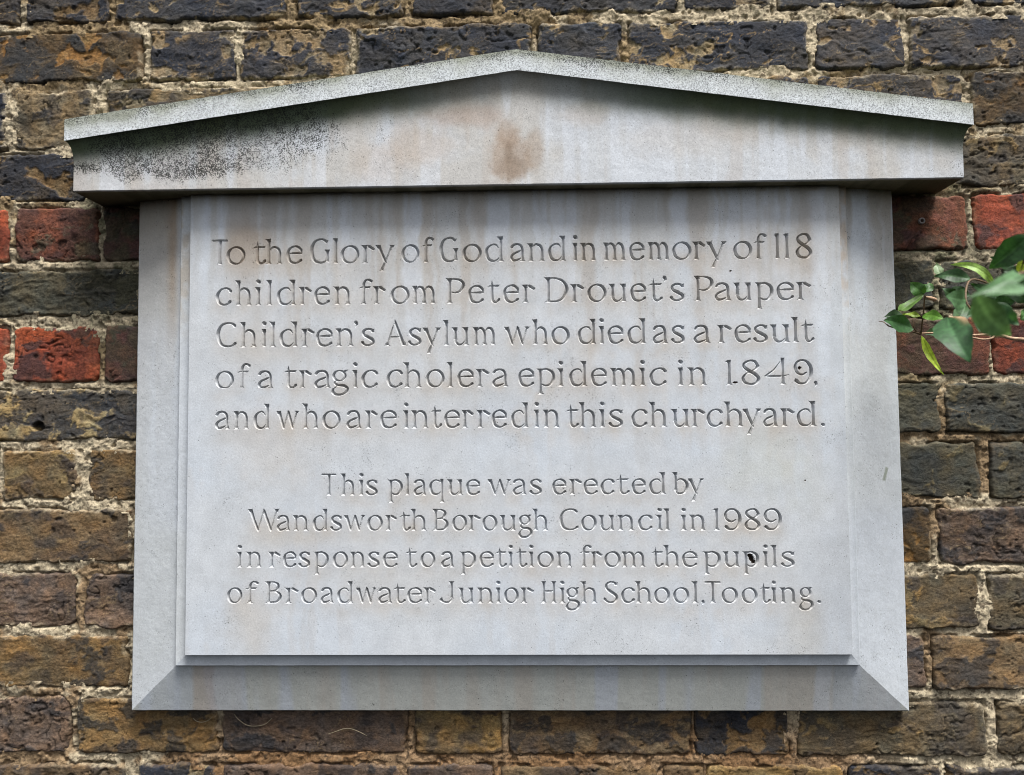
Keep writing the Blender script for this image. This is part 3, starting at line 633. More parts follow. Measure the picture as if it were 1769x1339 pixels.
def build_panel():
    C = 0.00058; BS = 4
    nx = int(round((pxR - pxL) / C / BS)) * BS + 1; nz = int(round((pzT - pzB) / C / BS)) * BS + 1
    xs = np.linspace(pxL, pxR, nx); zs = np.linspace(pzB, pzT, nz)
    cx = xs[1] - xs[0]; cz = zs[1] - zs[0]
    f = np.full((nz, nx), -1.0, np.float32); ident = np.full((nz, nx), -1, np.int16)
    gid = 0; names = []
    lr = np.random.default_rng(3)
    for (scl, (xa, ya), (xb, yb), letters) in TEXT:
        for (ch, a, b) in letters:
            strokes = G[ch]
            lo = min((s[0][:, 0] - s[0][:, 2] * .8).min() for s in strokes); hi = max((s[0][:, 0] + s[0][:, 2] * .8).max() for s in strokes)
            base = lambda q: ya + (yb - ya) * (q - xa) / (xb - xa)
            Xa, Xb = X(a, base(a), D_PAN), X(b, base(b), D_PAN)
            mid = (a + b) / 2; Zb = Z(mid, base(mid), D_PAN)
            k = (Z(mid, base(mid) - 30, D_PAN) - Zb) / 30.0
            sx = (Xb - Xa) / (hi - lo); ky = k * scl
            jig = lr.normal(0, .25, 2)
            kw = k * (scl ** .55) * 1.19
            i0 = max(int((Xa - .003 - pxL) / cx), 0); i1 = min(int((Xb + .003 - pxL) / cx) + 1, nx)
            j0 = max(int((Zb + (DS - 5) * ky - pzB) / cz), 0); j1 = min(int((Zb + (CH + 6) * ky - pzB) / cz) + 1, nz)
            gx, gz = np.meshgrid(xs[i0:i1], zs[j0:j1])
            best = np.full(gx.shape, -1.0)
            for (pts, clo, chi) in strokes:
                qx = Xa + (pts[:, 0] - lo) * sx; qz = Zb + (pts[:, 1] + jig[1] * .3) * ky; qw = pts[:, 2] * kw
                fs = np.full(gx.shape, -1.0)
                for j in range(len(pts) - 1):
                    ax, az, aw, bx, bz, bw = qx[j], qz[j], qw[j], qx[j + 1], qz[j + 1], qw[j + 1]
                    dx, dz = bx - ax, bz - az; L2 = dx * dx + dz * dz + 1e-12
                    t = np.clip(((gx - ax) * dx + (gz - az) * dz) / L2, 0, 1)
                    fs = np.maximum(fs, aw + (bw - aw) * t - np.hypot(gx - ax - t * dx, gz - az - t * dz))
                if clo > -INF: fs = np.minimum(fs, gz - (Zb + clo * ky))
                if chi < INF: fs = np.minimum(fs, (Zb + chi * ky) - gz)
                best = np.maximum(best, fs)
            sub = f[j0:j1, i0:i1]; up_ = best > sub
            ident[j0:j1, i0:i1][up_] = gid
            sub[up_] = best[up_]
            names.append(ch); gid += 1
    gx, gz = np.meshgrid(xs, zs)
    # slight unsteadiness of the chisel
    wav = 0.00010 * fbm(gx * 260, gz * 260, 801, 2)
    f = np.where(f > -0.9, f + wav, f).astype(np.float32)
    depth = np.where(f > 0, np.minimum(f * 2.1, 0.0052), 0)
    depth = depth + np.where(f > 0, 0.00005 * fbm(gx * 700, gz * 700, 811, 2), 0)
    near = f > -1.2 * C
    # ink halo for the dirt that runs from the cuts
    inkm = (f > 0).astype(np.float32)
    def box(a, rx, rz):
        for ax, r in ((1, rx), (0, rz)):
            cs = np.cumsum(np.pad(a, [(r + 1, r) if i == ax else (0, 0) for i in range(2)], mode='edge'), axis=ax)
            a = (np.take(cs, range(2 * r + 1, cs.shape[ax]), ax) - np.take(cs, range(0, cs.shape[ax] - 2 * r - 1), ax)) / (2 * r + 1)
        return a
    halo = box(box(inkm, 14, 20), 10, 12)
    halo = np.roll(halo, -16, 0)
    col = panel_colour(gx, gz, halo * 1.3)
    # holes: pupils 'p', crumb after the 1, dots
    spk = (0.28 + 0.16 * fbm(gx * 30, gz * 30, 831, 2)).astype(np.float32)
    for (hx, hy, rx, ry, dep, tone) in ((1296, 961, 3.6, 3.6, 3.6, .035), (1299, 966, 3.4, 4, 3.6, .03), (1301, 971, 2.6, 3.4, 3.0, .04), (1270, 660, 4, 1.6, 1.4, .05), (1381.5, 634.5, 2.6, 2.4, 2, .05), (1391, 831, 1.0, 1.0, 1.0, .10), (1262, 467, 1.6, 1.6, 1.2, .06)):
        rr = np.hypot((gx - X(hx, hy, D_PAN)) / (rx * .00066), (gz - Z(hx, hy, D_PAN)) / (ry * .00066)) + .4 * fbm(gx * 500, gz * 500, 821, 2)
        m = ss(1.15, .8, rr)
        depth = np.maximum(depth, m * dep * .001)
        col = mix(col, np.broadcast_to(np.array([tone * 1.1, tone * .8, tone * .6]), col.shape), ss(1.35, .95, rr))
        near |= rr < 1.7
    # snap the outline of the cuts on to the grid for clean arrises
    fx = np.gradient(f, cx, axis=1); fz = np.gradient(f, cz, axis=0)
    gl = np.hypot(fx, fz) + 1e-6
    m = (np.abs(f) < 0.5 * C) & (gl > .5) & (gl < 2) & (depth < .0006)
    gx = np.where(m, gx - np.clip(f * fx / gl ** 2, -.45 * C, .45 * C), gx); gz = np.where(m, gz - np.clip(f * fz / gl ** 2, -.45 * C, .45 * C), gz)
    depth = np.where(m, 0, depth)
    ident = np.where((f > 0) & ~m, ident, -1)
    V = np.stack([gx, -D_PAN + depth, gz], -1).reshape(-1, 3)
    cc = col.reshape(-1, 3); sk = spk.reshape(-1)
    # blocks
    nbz, nbx = (nz - 1) // BS, (nx - 1) // BS
    nd = near[:-1, :-1] | near[1:, 1:] | near[1:, :-1] | near[:-1, 1:]
    fineb = nd.reshape(nbz, BS, nbx, BS).any(axis=(1, 3))
    fcell = np.repeat(np.repeat(fineb, BS, 0), BS, 1)
    idx = np.arange(nz * nx).reshape(nz, nx)
    qa = np.stack([idx[:-1, :-1], idx[:-1, 1:], idx[1:, 1:], idx[1:, :-1]], -1)
    cid = np.maximum(np.maximum(ident[:-1, :-1], ident[:-1, 1:]), np.maximum(ident[1:, 1:], ident[1:, :-1]))
    co = idx[::BS, ::BS]
    qb = np.stack([co[:-1, :-1], co[:-1, 1:], co[1:, 1:], co[1:, :-1]], -1)[~fineb]
    qp = np.vstack([qa[fcell & (cid < 0)], qb])
    # rim: the panel's sides run back to the moulding
    rimv = []; rimq = []
    n0 = len(V)
    path = [(i, 0) for i in range(0, nx, BS)] + [(nx - 1, j) for j in range(BS, nz, BS)]
    path = [(0, j) for j in range(nz - 1, -1, -BS)] + path[1:]
    for kk, (i, j) in enumerate(path):
        p = V[idx[j, i]]
        rimv.append((p[0], p[1] + .012, p[2]))
        if kk: rimq.append((idx[path[kk - 1][1], path[kk - 1][0]], n0 + kk - 1, n0 + kk, idx[j, i]))
    V2 = np.vstack([V, np.array(rimv)])
    c2 = np.vstack([cc, np.array([cc[idx[j, i]] for (i, j) in path])]); s2 = np.concatenate([sk, np.full(len(path), .05)])
    v_, q_, c_, s_ = compact(V2, np.vstack([qp, np.array(rimq)]), c2, s2)
    panel = link('inscribed_panel', mesh_from('inscribed_panel', v_, q_, c_, s_, False, M_STONE), plaque)
    tot = len(q_)
    sel = fcell & (cid >= 0)
    ql = qa[sel]; il = cid[sel]
    order = np.argsort(il, kind='stable'); ql = ql[order]; il = il[order]
    cuts = np.searchsorted(il, np.arange(gid + 1))
    for g in range(gid):
        q = ql[cuts[g]:cuts[g + 1]]
        if not len(q): continue
        v_, q_, c_, s_ = compact(V, q, cc * .97, sk)
        link('carved_letter', mesh_from('carved_letter', v_, q_, c_, s_, False, M_STONE), panel)
        tot += len(q_)
    print('letters', gid, 'panel quads', tot)
build_panel()
print('panel', round(time.time() - T0, 1))

# ---- border: splayed margin with mitred corners, and the small moulding between it and the panel
def strip(name, A0, A1, B0, B1, nu, nv, prof, colf, nrm=None):
    pass
def frame_mesh(name, outer, inner, prof, colf, step=0.0012):
    """outer/inner = (xL, xR, zB); the profile gives depth in front of the wall over s = 0 (outer) .. 1 (inner). Runs down the left, along the bottom, up the right."""
    (ox0, ox1, oz), (ix0, ix1, iz) = outer, inner
    zt = PZT
    ns = len(prof)
    s = np.array([p[0] for p in prof]); dep = np.array([p[1] for p in prof])
    V = []; Q = []; off = 0; Cc = []; Sk = []
    def add(Px, Py, Pz):
        nonlocal off
        nr, ncl = Px.shape
        V.append(np.stack([Px, Py, Pz], -1).reshape(-1, 3)); Q.append(gridquads(nr, ncl) + off); off += nr * ncl
        c, sk = colf(Px.ravel(), Pz.ravel(), side == 'B'); Cc.append(c); Sk.append(sk)
    xl = ox0 + (ix0 - ox0) * s; xr = ox1 + (ix1 - ox1) * s; zb = oz + (iz - oz) * s
    n = int((zt - oz) / step)
    t = np.linspace(0, 1, n)
    # left, bottom, right
    for side in 'LBR':
        if side == 'L':
            px = np.repeat(xl[:, None], n, 1); pz = zb[:, None] * (1 - t) + zt * t
        elif side == 'R':
            px = np.repeat(xr[:, None], n, 1); pz = zb[:, None] * (1 - t) + zt * t
        else:
            nb_ = int((ox1 - ox0) / step); tb = np.linspace(0, 1, nb_)
            px = xl[:, None] * (1 - tb) + xr[:, None] * tb; pz = np.repeat(zb[:, None], nb_, 1)
        py = -np.repeat(dep[:, None], px.shape[1], 1)
        if side != 'R': px, py, pz = (px, py, pz) if side == 'B' else (px[::-1], py[::-1], pz[::-1])
        rough = 0.00006 * fbm(px * 160, pz * 160, 901, 3)
        ex = .00022 * fbm(px * 60, pz * 60, 905, 4, .6); ez = .00022 * fbm(px * 60, pz * 60, 907, 4, .6)
        add(px + ex, py + rough, pz + ez)
    V = np.vstack(V); Q = np.vstack(Q)
    # thin worn look at arrises comes from the profile's small chamfers
    return mesh_from(name, V, Q, np.vstack(Cc), np.concatenate(Sk), False, M_STONE)
PZT = Z(900, 322, D_BEV)
def border_colour(x, z, bottom=False):
    n = fbm(x * 40, z * 40, 911, 3); n2 = fbm(x * 200, z * 200, 921, 2)
    s1, s2, fade = streak(x, z, Z(200, 345, D_BEV), 931, .09)
    W = lambda c: np.broadcast_to(lin(c), x.shape + (3,))
    c = mix(W((196, 200, 202)), W((199, 204, 209)), ss(-.4, .5, fbm(x * 8, z * 8, 941, 2)))
    c = mix(c, W((160, 148, 130)), np.clip(fade * .9, 0, .7) * ss(-.5, .5, s1))
    bx = X(297, 450, D_BEV)
    st = np.exp(-((x - bx) / .008) ** 2) * ss(Z(297, 640, D_BEV), Z(297, 450, D_BEV), z)
    c = mix(c, W((164, 140, 112)), .6 * st)
    b1 = fbm(x * 26, z * 2, 951, 4, .6)
    cb = mix(W((188, 190, 184)), W((188, 184, 175)), ss(0, .6, b1))
    cb = mix(cb, W((188, 193, 198)), ss(-.15, -.6, b1))
    for (a, b_, cc, s_) in ((238, 333, (186, 194, 204), .8), (333, 372, (176, 158, 144), .75), (372, 420, (186, 182, 172), .5), (1408, 1437, (204, 212, 222), .8), (1440, 1560, (180, 186, 196), .8), (920, 960, (190, 196, 190), .4)):
        m = ss(X(a - 4, 1190, .02), X(a + 4, 1190, .02), x + .002 * n) * ss(X(b_ + 5, 1190, .02), X(b_ - 5, 1190, .02), x + .002 * n)
        cb = mix(cb, W(cc), s_ * m * .6)
    c = cb if bottom else c
    # scrape on the right margin
    dx = x - X(1531, 820, .02); dz = z - Z(1531, 820, .02)
    u = dx * .96 - dz * .28; v = dx * .28 + dz * .96
    m = ss(.0024, .0014, np.abs(u)) * ss(.0088, .0074, np.abs(v))
    c = mix(c, W((140, 146, 132)), .9 * m)
    c = mix(c, W((150, 152, 148)), .12 * ss(.35, .7, n2 + .3 * n))
    return c * (1 + .015 * n + .015 * n2)[..., None], np.full(x.shape, .30) + .14 * ss(0, .5, n)
def mould_colour(x, z, bottom=False):
    c, s = border_colour(x, z, False)
    W = lambda q: np.broadcast_to(lin(q), x.shape + (3,))
    n = fbm(x * 90, z * 60, 961, 3)
    st = ss(Z(1462, 610, D_MOU), Z(1462, 440, D_MOU), z + .01 * n)
    st = st * ss(-.7, .4, n)
    c = mix(c, W((184, 162, 136)), .55 * st * (x > 0)); c = mix(c, W((172, 158, 138)), .6 * st * (x < 0))
    if bottom: c = W((188, 194, 200)) * (1 + .05 * n)[..., None]
    return c, s * .5
bo = (X(234, 790, D_EDGE), X(1556, 790, D_EDGE), Z(900, 1229, D_EDGE))
bi = (X(306.5, 790, D_MOU), X(1476, 790, D_MOU), Z(900, 1151.5, D_MOU))
w_ = 0.052
prof = [(0, -.012), (0, D_EDGE - .0008), (.018, D_EDGE + .0003)] + [(.018 + .982 * t, D_EDGE + .0003 + (D_BEV - D_EDGE) * t) for t in np.linspace(.02, 1, 56)]
prof.append((1.012, D_BEV - .001))
link('splayed_border', frame_mesh('splayed_border', bo, (bi[0], bi[1], bi[2]), prof, border_colour), plaque)
mi = (pxL, pxR, pzB)
cov = [(0, .020), (0, D_MOU - .0016), (.05, D_MOU - .001)] + [(.05 + .95 * t, D_MOU - .001 + .002 * t ** 2.5) for t in np.linspace(.08, 1, 10)]
cov.append((1.05, D_MOU + .001))
link('moulding', frame_mesh('moulding', bi, mi, cov, mould_colour), plaque)

# ---- pediment: fascia with raking top, cove below it, flat face, all returned to the wall
def build_pediment():
    xl, xr, xa = X(111, 222, D_FAS), X(1681.5, 196, D_FAS), X(893, 100, D_FAS)
    ztl, zta, ztr = Z(111, 205, D_FAS), Z(893, 84, D_FAS), Z(1681.5, 178, D_FAS)
    zbl, zba, zbr = Z(111, 242, D_FAS), Z(893, 120, D_FAS), Z(1681.5, 214.5, D_FAS)
    zfb = (Z(127, 328.5, D_FRZ) + Z(1665, 305, D_FRZ)) / 2
    cov = D_FAS - D_FRZ
    pull = (X(127, 310, D_FRZ) - xl, xr - X(1664.5, 285, D_FRZ))
    H = 0.026
    ztyl, ztyr = Z(127, 328.5, D_FRZ), Z(1665, 305, D_FRZ)
    N = 760
    rows = []  # (kind, t, depth, pull fraction, lower z as function)
    def line(x, zl, za, zr, x0, x1):
        return np.where(x < xa, zl + (za - zl) * (x - x0) / (xa - x0), za + (zr - za) * (x - xa) / (x1 - xa))
    def rowpts(dep, pf, fz):
        x0, x1 = xl + pull[0] * pf, xr - pull[1] * pf
        h = int(N * (xa - xl) / (xr - xl))
        xs = np.concatenate([np.linspace(x0, xa, h, endpoint=False), np.linspace(xa, x1, N - h)])
        z = fz(xs)
        # returns: 24 points back to the wall at each end
        k = 24; yb = np.linspace(.012, -dep, k, endpoint=False)
        X_ = np.concatenate([np.full(k, x0), xs, np.full(k, x1)]); Y_ = np.concatenate([yb, np.full(N, -dep), yb[::-1]])
        Z_ = np.concatenate([np.full(k, z[0]), z, np.full(k, z[-1])])
        return np.stack([X_, Y_, Z_], -1)
    top = lambda x: line(x, ztl, zta, ztr, xl, xr)
    fb = lambda x: line(x, zbl, zba, zbr, xl, xr)
    fas = []
    # top surface from the wall to the front (slopes very slightly)
    back = rowpts(D_FAS, 0, top); back[:, 1] = .012; fas.append(back)
    for t in np.linspace(.25, 1, 4):
        q = rowpts(D_FAS, 0, top); q[:, 1] = .012 + (q[:, 1] - .012) * t
        fas.append(q)
    for t in np.linspace(0, 1, 16)[1:]:
        fas.append(rowpts(D_FAS, 0, lambda x: top(x) + (fb(x) - top(x)) * t))
    # underside lip
    for th in (0.10,):
        fas.append(rowpts(D_FAS - cov * math.sin(th), math.sin(th), lambda x: fb(x)))
    tym = []
    ths = np.linspace(0.10, math.pi / 2, 16)
    for th in ths:
        tym.append(rowpts(D_FAS - cov * math.sin(th), math.sin(th), lambda x: fb(x) - H * (1 - math.cos(th)) - (0.0002 if th > .11 else 0)))
    flo = lambda x: ztyl + (ztyr - ztyl) * (x - xl) / (xr - xl)
    M = 64
    for t in np.linspace(0, 1, M)[1:]:
        tym.append(rowpts(D_FRZ, 1, lambda x: (fb(x) - H - .0002) * (1 - t) + flo(x) * t))
    q = rowpts(D_FRZ - .0006, 1, lambda x: flo(x) - .0007); tym.append(q)
    for t in np.linspace(0, 1, 12)[1:]:
        b = q.copy(); b[:, 1] = q[:, 1] + (.012 - q[:, 1]) * t
        tym.append(b)
    def colf(P_, part):
        x, y, z = P_[..., 0], P_[..., 1], P_[..., 2]
        W = lambda c: np.broadcast_to(lin(c), x.shape + (3,))
        n = fbm(x * 40, z * 40, 1001, 4); n2 = fbm(x * 220, z * 220, 1011, 3); n3 = fbm(x * 12, z * 12, 1021, 3)
        ft = top(x); fbz = fb(x)
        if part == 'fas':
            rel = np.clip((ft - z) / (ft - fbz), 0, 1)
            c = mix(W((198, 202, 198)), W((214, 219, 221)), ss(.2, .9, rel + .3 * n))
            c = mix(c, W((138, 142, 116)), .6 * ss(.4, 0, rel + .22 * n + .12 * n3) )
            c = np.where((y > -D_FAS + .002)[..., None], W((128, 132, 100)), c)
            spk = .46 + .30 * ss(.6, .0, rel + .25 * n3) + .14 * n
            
            return c * (1 + .05 * n2)[..., None], spk
        below = np.maximum(fbz - z, 0)
        c = mix(W((200, 203, 206)), W((194, 192, 188)), ss(-.2, .6, n3 + .3 * n))
        s1 = fbm(x * 55, z * 5, 1031, 3); c = mix(c, W((184, 172, 160)), .3 * ss(.15, .6, s1))
        c = mix(c, W((212, 217, 224)), .5 * ss(-.1, -.5, s1))
        # brown round stain with a darker core in the middle
        def blob(bx, by, rx, ry, col, st, w=.26, a=1.4, b_=.45):
            nonlocal c
            cx, cz_ = X(bx, by, D_FRZ), Z(bx, by, D_FRZ)
            rr = np.hypot((x - cx) / (rx * .00066), (z - cz_) / (ry * .00066)) + w * n + .08 * n2
            c = mix(c, W(col), st * ss(a, b_, rr))
        blob(884, 268, 38, 47, (166, 144, 124), .58, .2, 1.25, .7); blob(878, 232, 22, 28, (164, 142, 122), .5, .2, 1.3, .6)
        blob(922, 256, 19, 42, (168, 148, 128), .5, .2, 1.3, .65); blob(886, 288, 24, 26, (138, 120, 102), .6, .25, 1.4, .3); blob(878, 260, 8, 22, (132, 114, 96), .5, .25, 1.4, .4)
        blob(800, 200, 70, 22, (176, 158, 144), .6); blob(720, 250, 60, 40, (192, 178, 164), .5); blob(1010, 195, 55, 24, (180, 168, 154), .45); blob(1180, 235, 120, 40, (196, 190, 182), .4)
        blob(660, 280, 60, 40, (190, 176, 162), .4)
        # algae in the cove: green film, its colour deepened to paint in shade too
        algae_shade = ss(.044, .010, below + .003 * n + .003 * n3)
        mid = np.exp(-((x - X(893, 130, D_FRZ)) / .10) ** 2)
        c = mix(c, W((54, 70, 26)), algae_shade * (.90 - .62 * mid))
        c = mix(c, W((132, 130, 118)), .5 * algae_shade * mid)  # soft grey shade under the apex, painted into the stone colour
        under = (z < flo(x) - .0005) & (z > flo(x) - .0009)
        c = np.where((under & (y > -D_FRZ + .001))[..., None], mix(W((128, 122, 100)), W((104, 100, 78)), ss(-.3, .4, n)), c)
        # black lichen, dense at the left shoulder, thinning out to the middle
        u = (x - X(127, 300, D_FRZ)) / (X(893, 200, D_FRZ) - X(127, 300, D_FRZ))
        band = ss(.070, .030, np.abs(below - .034) + .012 * n3) 
        left = ss(.86, .35, u + .12 * n3) * ss(-.02, .10, u)
        spk = .30 + .58 * left * band * ss(.0045, .025, z - flo(x) + .006 * n) + .10 * n
        spk = spk + .10 * ss(.14, .0, np.abs(u - .26) + .05 * n3) * ss(.05, .01, z - flo(x))
        spk = spk + .5 * ss(.05, .0, np.abs(u - .02)) * ss(.012, .0, np.abs(z - Z(150, 288, D_FRZ)) )
        spk = spk + .22 * ss(.035, .0, X(1665, 290, D_FRZ) - x)
        edge = ss(.006, 0, np.abs(z - flo(x)))
        spk = spk + .04 * edge
        return c * (1 + .03 * n2)[..., None], spk
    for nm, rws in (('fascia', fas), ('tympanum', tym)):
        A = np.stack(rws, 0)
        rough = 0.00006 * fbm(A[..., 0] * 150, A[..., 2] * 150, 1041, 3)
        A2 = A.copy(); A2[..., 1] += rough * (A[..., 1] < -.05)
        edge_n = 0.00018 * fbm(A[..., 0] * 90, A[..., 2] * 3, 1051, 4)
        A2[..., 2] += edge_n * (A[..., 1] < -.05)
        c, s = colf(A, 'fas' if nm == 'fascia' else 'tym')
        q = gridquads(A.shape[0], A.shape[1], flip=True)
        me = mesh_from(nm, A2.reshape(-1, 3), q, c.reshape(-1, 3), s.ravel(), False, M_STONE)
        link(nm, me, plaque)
build_pediment()
print('pediment', round(time.time() - T0, 1))

# ------------------------------------------------------------------ small things
def tube(pts, rads, seg=8, n=5):
    c = sp([(p[0], p[1], p[2]) for p in pts], n)
    t = np.linspace(0, 1, len(c)); r = np.interp(t, np.linspace(0, 1, len(rads)), rads)
    V = []; 
    for i in range(len(c)):
        a = Vector(c[min(i + 1, len(c) - 1)]) - Vector(c[max(i - 1, 0)]); a.normalize()
        s = a.cross(Vector((0.13, 0.9, 0.3))).normalized(); u = a.cross(s)
        for k in range(seg):
            th = 2 * math.pi * k / seg
            V.append(Vector(c[i]) + (s * math.cos(th) + u * math.sin(th)) * r[i])
    Q = [(i * seg + k, i * seg + (k + 1) % seg, (i + 1) * seg + (k + 1) % seg, (i + 1) * seg + k) for i in range(len(c) - 1) for k in range(seg)]
    return np.array([tuple(v) for v in V]), np.array(Q)
def simple_mat(name, col, rough=.7, var=.2, scale=300):
    m, n, l, b = nodes_of(name)
    pos = geo_pos(n); a = noise(n, l, pos, scale, 3)
    v = ramp(n, l, a, .3, .7, 1 - var, 1 + var)
    comb = n.new('ShaderNodeCombineColor')
    for i in range(3): l.new(v, comb.inputs[i])
    l.new(cmix(n, l, 1.0, tuple(lin(col)) + (1,), comb.outputs[0], 'MULTIPLY'), b.inputs['Base Color'])
    b.inputs['Roughness'].default_value = rough
    return m
M_STEM = simple_mat('vine_bark', (172, 140, 112), .7, .3)
M_STEMG = simple_mat('young_stem', (96, 74, 48), .6, .3)
M_TENDRIL = simple_mat('dry_tendril', (150, 138, 112), .8, .2)
M_PLUG = simple_mat('grey_plastic', (120, 112, 108), .5, .15)
M_PLUGD = simple_mat('rust', (60, 44, 34), .8, .3)

# wall plug left in the red brick
pc = P(1590, 382, 0.0)
plug = bpy.data.objects.new('wall_plug', None); COL.objects.link(plug); plug.location = pc
plug['label'] = 'small round grey wall plug stuck in a red brick right of the plaque'; plug['category'] = 'wall plug'
def ring(r0, r1, y0, y1, seg=24):
    V = []; Q = []
    prof_ = [(r1, y1), (r1, y0 + .0003), (r1 - .0003, y0), (r0 + .0003, y0), (r0, y0 + .0003), (r0, y1)]
    for (r, y) in prof_:
        for k in range(seg):
            th = 2 * math.pi * k / seg; V.append((r * math.cos(th), y, r * math.sin(th)))
    for i in range(len(prof_) - 1):
        for k in range(seg): Q.append((i * seg + k, i * seg + (k + 1) % seg, (i + 1) * seg + (k + 1) % seg, (i + 1) * seg + k))
    return np.array(V), np.array(Q)
link('sleeve', mesh_from('sleeve', *ring(.0021, .0038, -.0045, .01), smooth=True, mat=M_PLUG), plug)
link('screw', mesh_from('screw', *ring(.0002, .0014, -.0020, .01), smooth=True, mat=M_PLUGD), plug)

# dry tendrils under the plaque
TD = [([(334, 1242), (340, 1247), (350, 1248.5), (360, 1245), (367, 1239)], 'short dry curled tendril under the left end of the plaque'),
      ([(405, 1235), (411, 1243), (425, 1253), (440, 1255.5), (458, 1252), (470, 1241)], 'long pale curled tendril hanging below the plaque, at left'),
      ([(567, 1269), (582, 1264), (594, 1260), (606, 1260), (620, 1265), (634, 1272)], 'thin pale root fibre on the bricks below the plaque')]
for pts, lab in TD:
    p3 = [P(a, b, .0035 + .0015 * math.sin(i * 1.7)) for i, (a, b) in enumerate(pts)]
    v, q = tube(p3, [.0003, .00045, .00045, .0002], 6)
    link('dry_tendril', mesh_from('dry_tendril', v, q, smooth=True, mat=M_TENDRIL), None, lab, 'tendril', 'dry tendrils under the plaque')

# ------------------------------------------------------------------ climbing plant at the right
def leaf_mat(name, top, vein):
    m, n, l, b = nodes_of(name)
    c = colour_attr(n).outputs['Color']; pos = geo_pos(n)
    a = noise(n, l, pos, 180, 4, .6)
    v = ramp(n, l, a, .3, .7, .75, 1.25)
    comb = n.new('ShaderNodeCombineColor')
    for i in range(3): l.new(v, comb.inputs[i])
    col = cmix(n, l, 1.0, c, comb.outputs[0], 'MULTIPLY')
    l.new(col, b.inputs['Base Color'])
    b.inputs['Roughness'].default_value = .48
    b.inputs['Specular IOR Level'].default_value = .35
    tr = n.new('ShaderNodeBsdfTranslucent'); l.new(cmix(n, l, 1.0, col, (1.3, 1.5, .6, 1), 'MULTIPLY'), tr.inputs[0])
    mx = n.new('ShaderNodeMixShader'); mx.inputs[0].default_value = .28
    out = n['Material Output']
    l.new(b.outputs[0], mx.inputs[1]); l.new(tr.outputs[0], mx.inputs[2]); l.new(mx.outputs[0], out.inputs[0])
    bp = n.new('ShaderNodeBump'); bp.inputs['Strength'].default_value = .35; bp.inputs['Distance'].default_value = .0006
    l.new(a, bp.inputs['Height']); l.new(bp.outputs[0], b.inputs['Normal'])
    return m
M_LEAF = leaf_mat('leaf', None, None)
def LP(cx, cy, out): return P(1510 + cx / 4.784, 380 + cy / 4.784, out)
plant = bpy.data.objects.new('climbing_plant', None); COL.objects.link(plant); plant.location = LP(1239, 985, .05)
plant['label'] = 'green leafy climbing plant reaching in front of the wall at the right edge'; plant['category'] = 'plant'
PI_ = Matrix.Translation(-plant.location)
# base, tip (crop coords), depth at base and tip, half width in crop px, colour, side tilt, bend, fold
LEAVES = [
    ((422, 603), (300, 512), .075, .07, 56, (70, 128, 62), .2, .25, .25), ((418, 600), (462, 515), .075, .07, 40, (66, 120, 62), .3, .2, .2),
    ((410, 608), (206, 745), .08, .10, 46, (82, 126, 56), .9, -.35, .3), ((250, 800), (76, 800), .065, .06, 50, (34, 74, 40), .6, .1, .3),
    ((322, 895), (78, 822), .09, .11, 68, (52, 104, 62), .2, -.1, .3), ((385, 795), (236, 778), .06, .05, 24, (124, 158, 50), .8, .1, .3),
    ((398, 792), (584, 822), .07, .09, 46, (90, 150, 50), .35, .18, .25), ((420, 945), (560, 905), .06, .055, 34, (56, 98, 58), .3, .1, .3),
    ((392, 950), (575, 1274), .07, .09, 30, (164, 196, 50), .5, -.12, .5), ((605, 800), (800, 1172), .16, .22, 138, (48, 104, 62), .15, .12, .18),
    ((752, 655), (590, 625), .15, .17, 88, (88, 142, 96), .1, .15, .1), ((800, 490), (496, 462), .12, .10, 58, (40, 88, 46), .5, .12, .25),
    ((560, 466), (512, 352), .10, .09, 34, (150, 184, 142), .3, .1, .3), ((1000, 555), (624, 366), .11, .09, 36, (134, 178, 84), .5, .35, .35),
    ((1150, 462), (738, 668), .30, .34, 62, (82, 136, 88), .5, .42, .25), ((820, 600), (1120, 955), .34, .30, 118, (96, 142, 112), .1, .12, .12),
    ((1320, 560), (872, 630), .36, .38, 62, (104, 154, 110), .6, .12, .25), ((990, 690), (1172, 668), .10, .12, 60, (56, 112, 66), .2, .1, .2),
    ((1290, 120), (950, 400), .20, .17, 104, (44, 96, 52), .2, .12, .18), ((1300, 780), (1205, 815), .15, .15, 60, (70, 130, 60), .2, .1, .2),
    ((1270, 300), (1190, 430), .18, .16, 44, (150, 170, 70), .3, .1, .3), ((1225, 430), (1150, 520), .10, .09, 26, (128, 70, 50), .4, .3, .4),
    ((760, 690), (640, 900), .12, .14, 60, (60, 110, 62), .3, .1, .2), ((900, 720), (870, 930), .2, .22, 50, (48, 100, 62), .3, .1, .2),
    ((1130, 560), (1010, 700), .09, .08, 60, (44, 92, 48), .3, .2, .2), ((640, 560), (800, 620), .08, .08, 44, (40, 84, 46), .3, .2, .2),
    ((900, 700), (760, 800), .13, .15, 58, (44, 92, 52), .3, .2, .2), ((1120, 700), (980, 800), .12, .13, 60, (40, 86, 48), .3, .2, .2), ((700, 640), (560, 560), .09, .09, 46, (44, 88, 50), .3, .2, .2), ((1240, 480), (1060, 420), .12, .13, 54, (40, 84, 46), .3, .2, .2),
    ((1010, 640), (800, 520), .10, .12, 62, (38, 84, 46), .3, .15, .2), ((900, 560), (1110, 610), .14, .16, 56, (62, 116, 66), .3, .2, .2),
    ((1290, 660), (1080, 540), .12, .12, 60, (40, 84, 46), .3, .15, .2), ((1280, 470), (1150, 640), .13, .12, 56, (46, 96, 52), .3, .15, .2),
    ((960, 860), (820, 800), .12, .13, 56, (46, 94, 54), .3, .2, .2), ((740, 560), (700, 760), .10, .11, 50, (48, 98, 54), .4, .2, .2),
    ((1160, 380), (960, 300), .12, .12, 52, (42, 88, 48), .4, .2, .2), ((1000, 700), (1200, 860), .24, .24, 66, (66, 122, 82), .2, .15, .2),
]
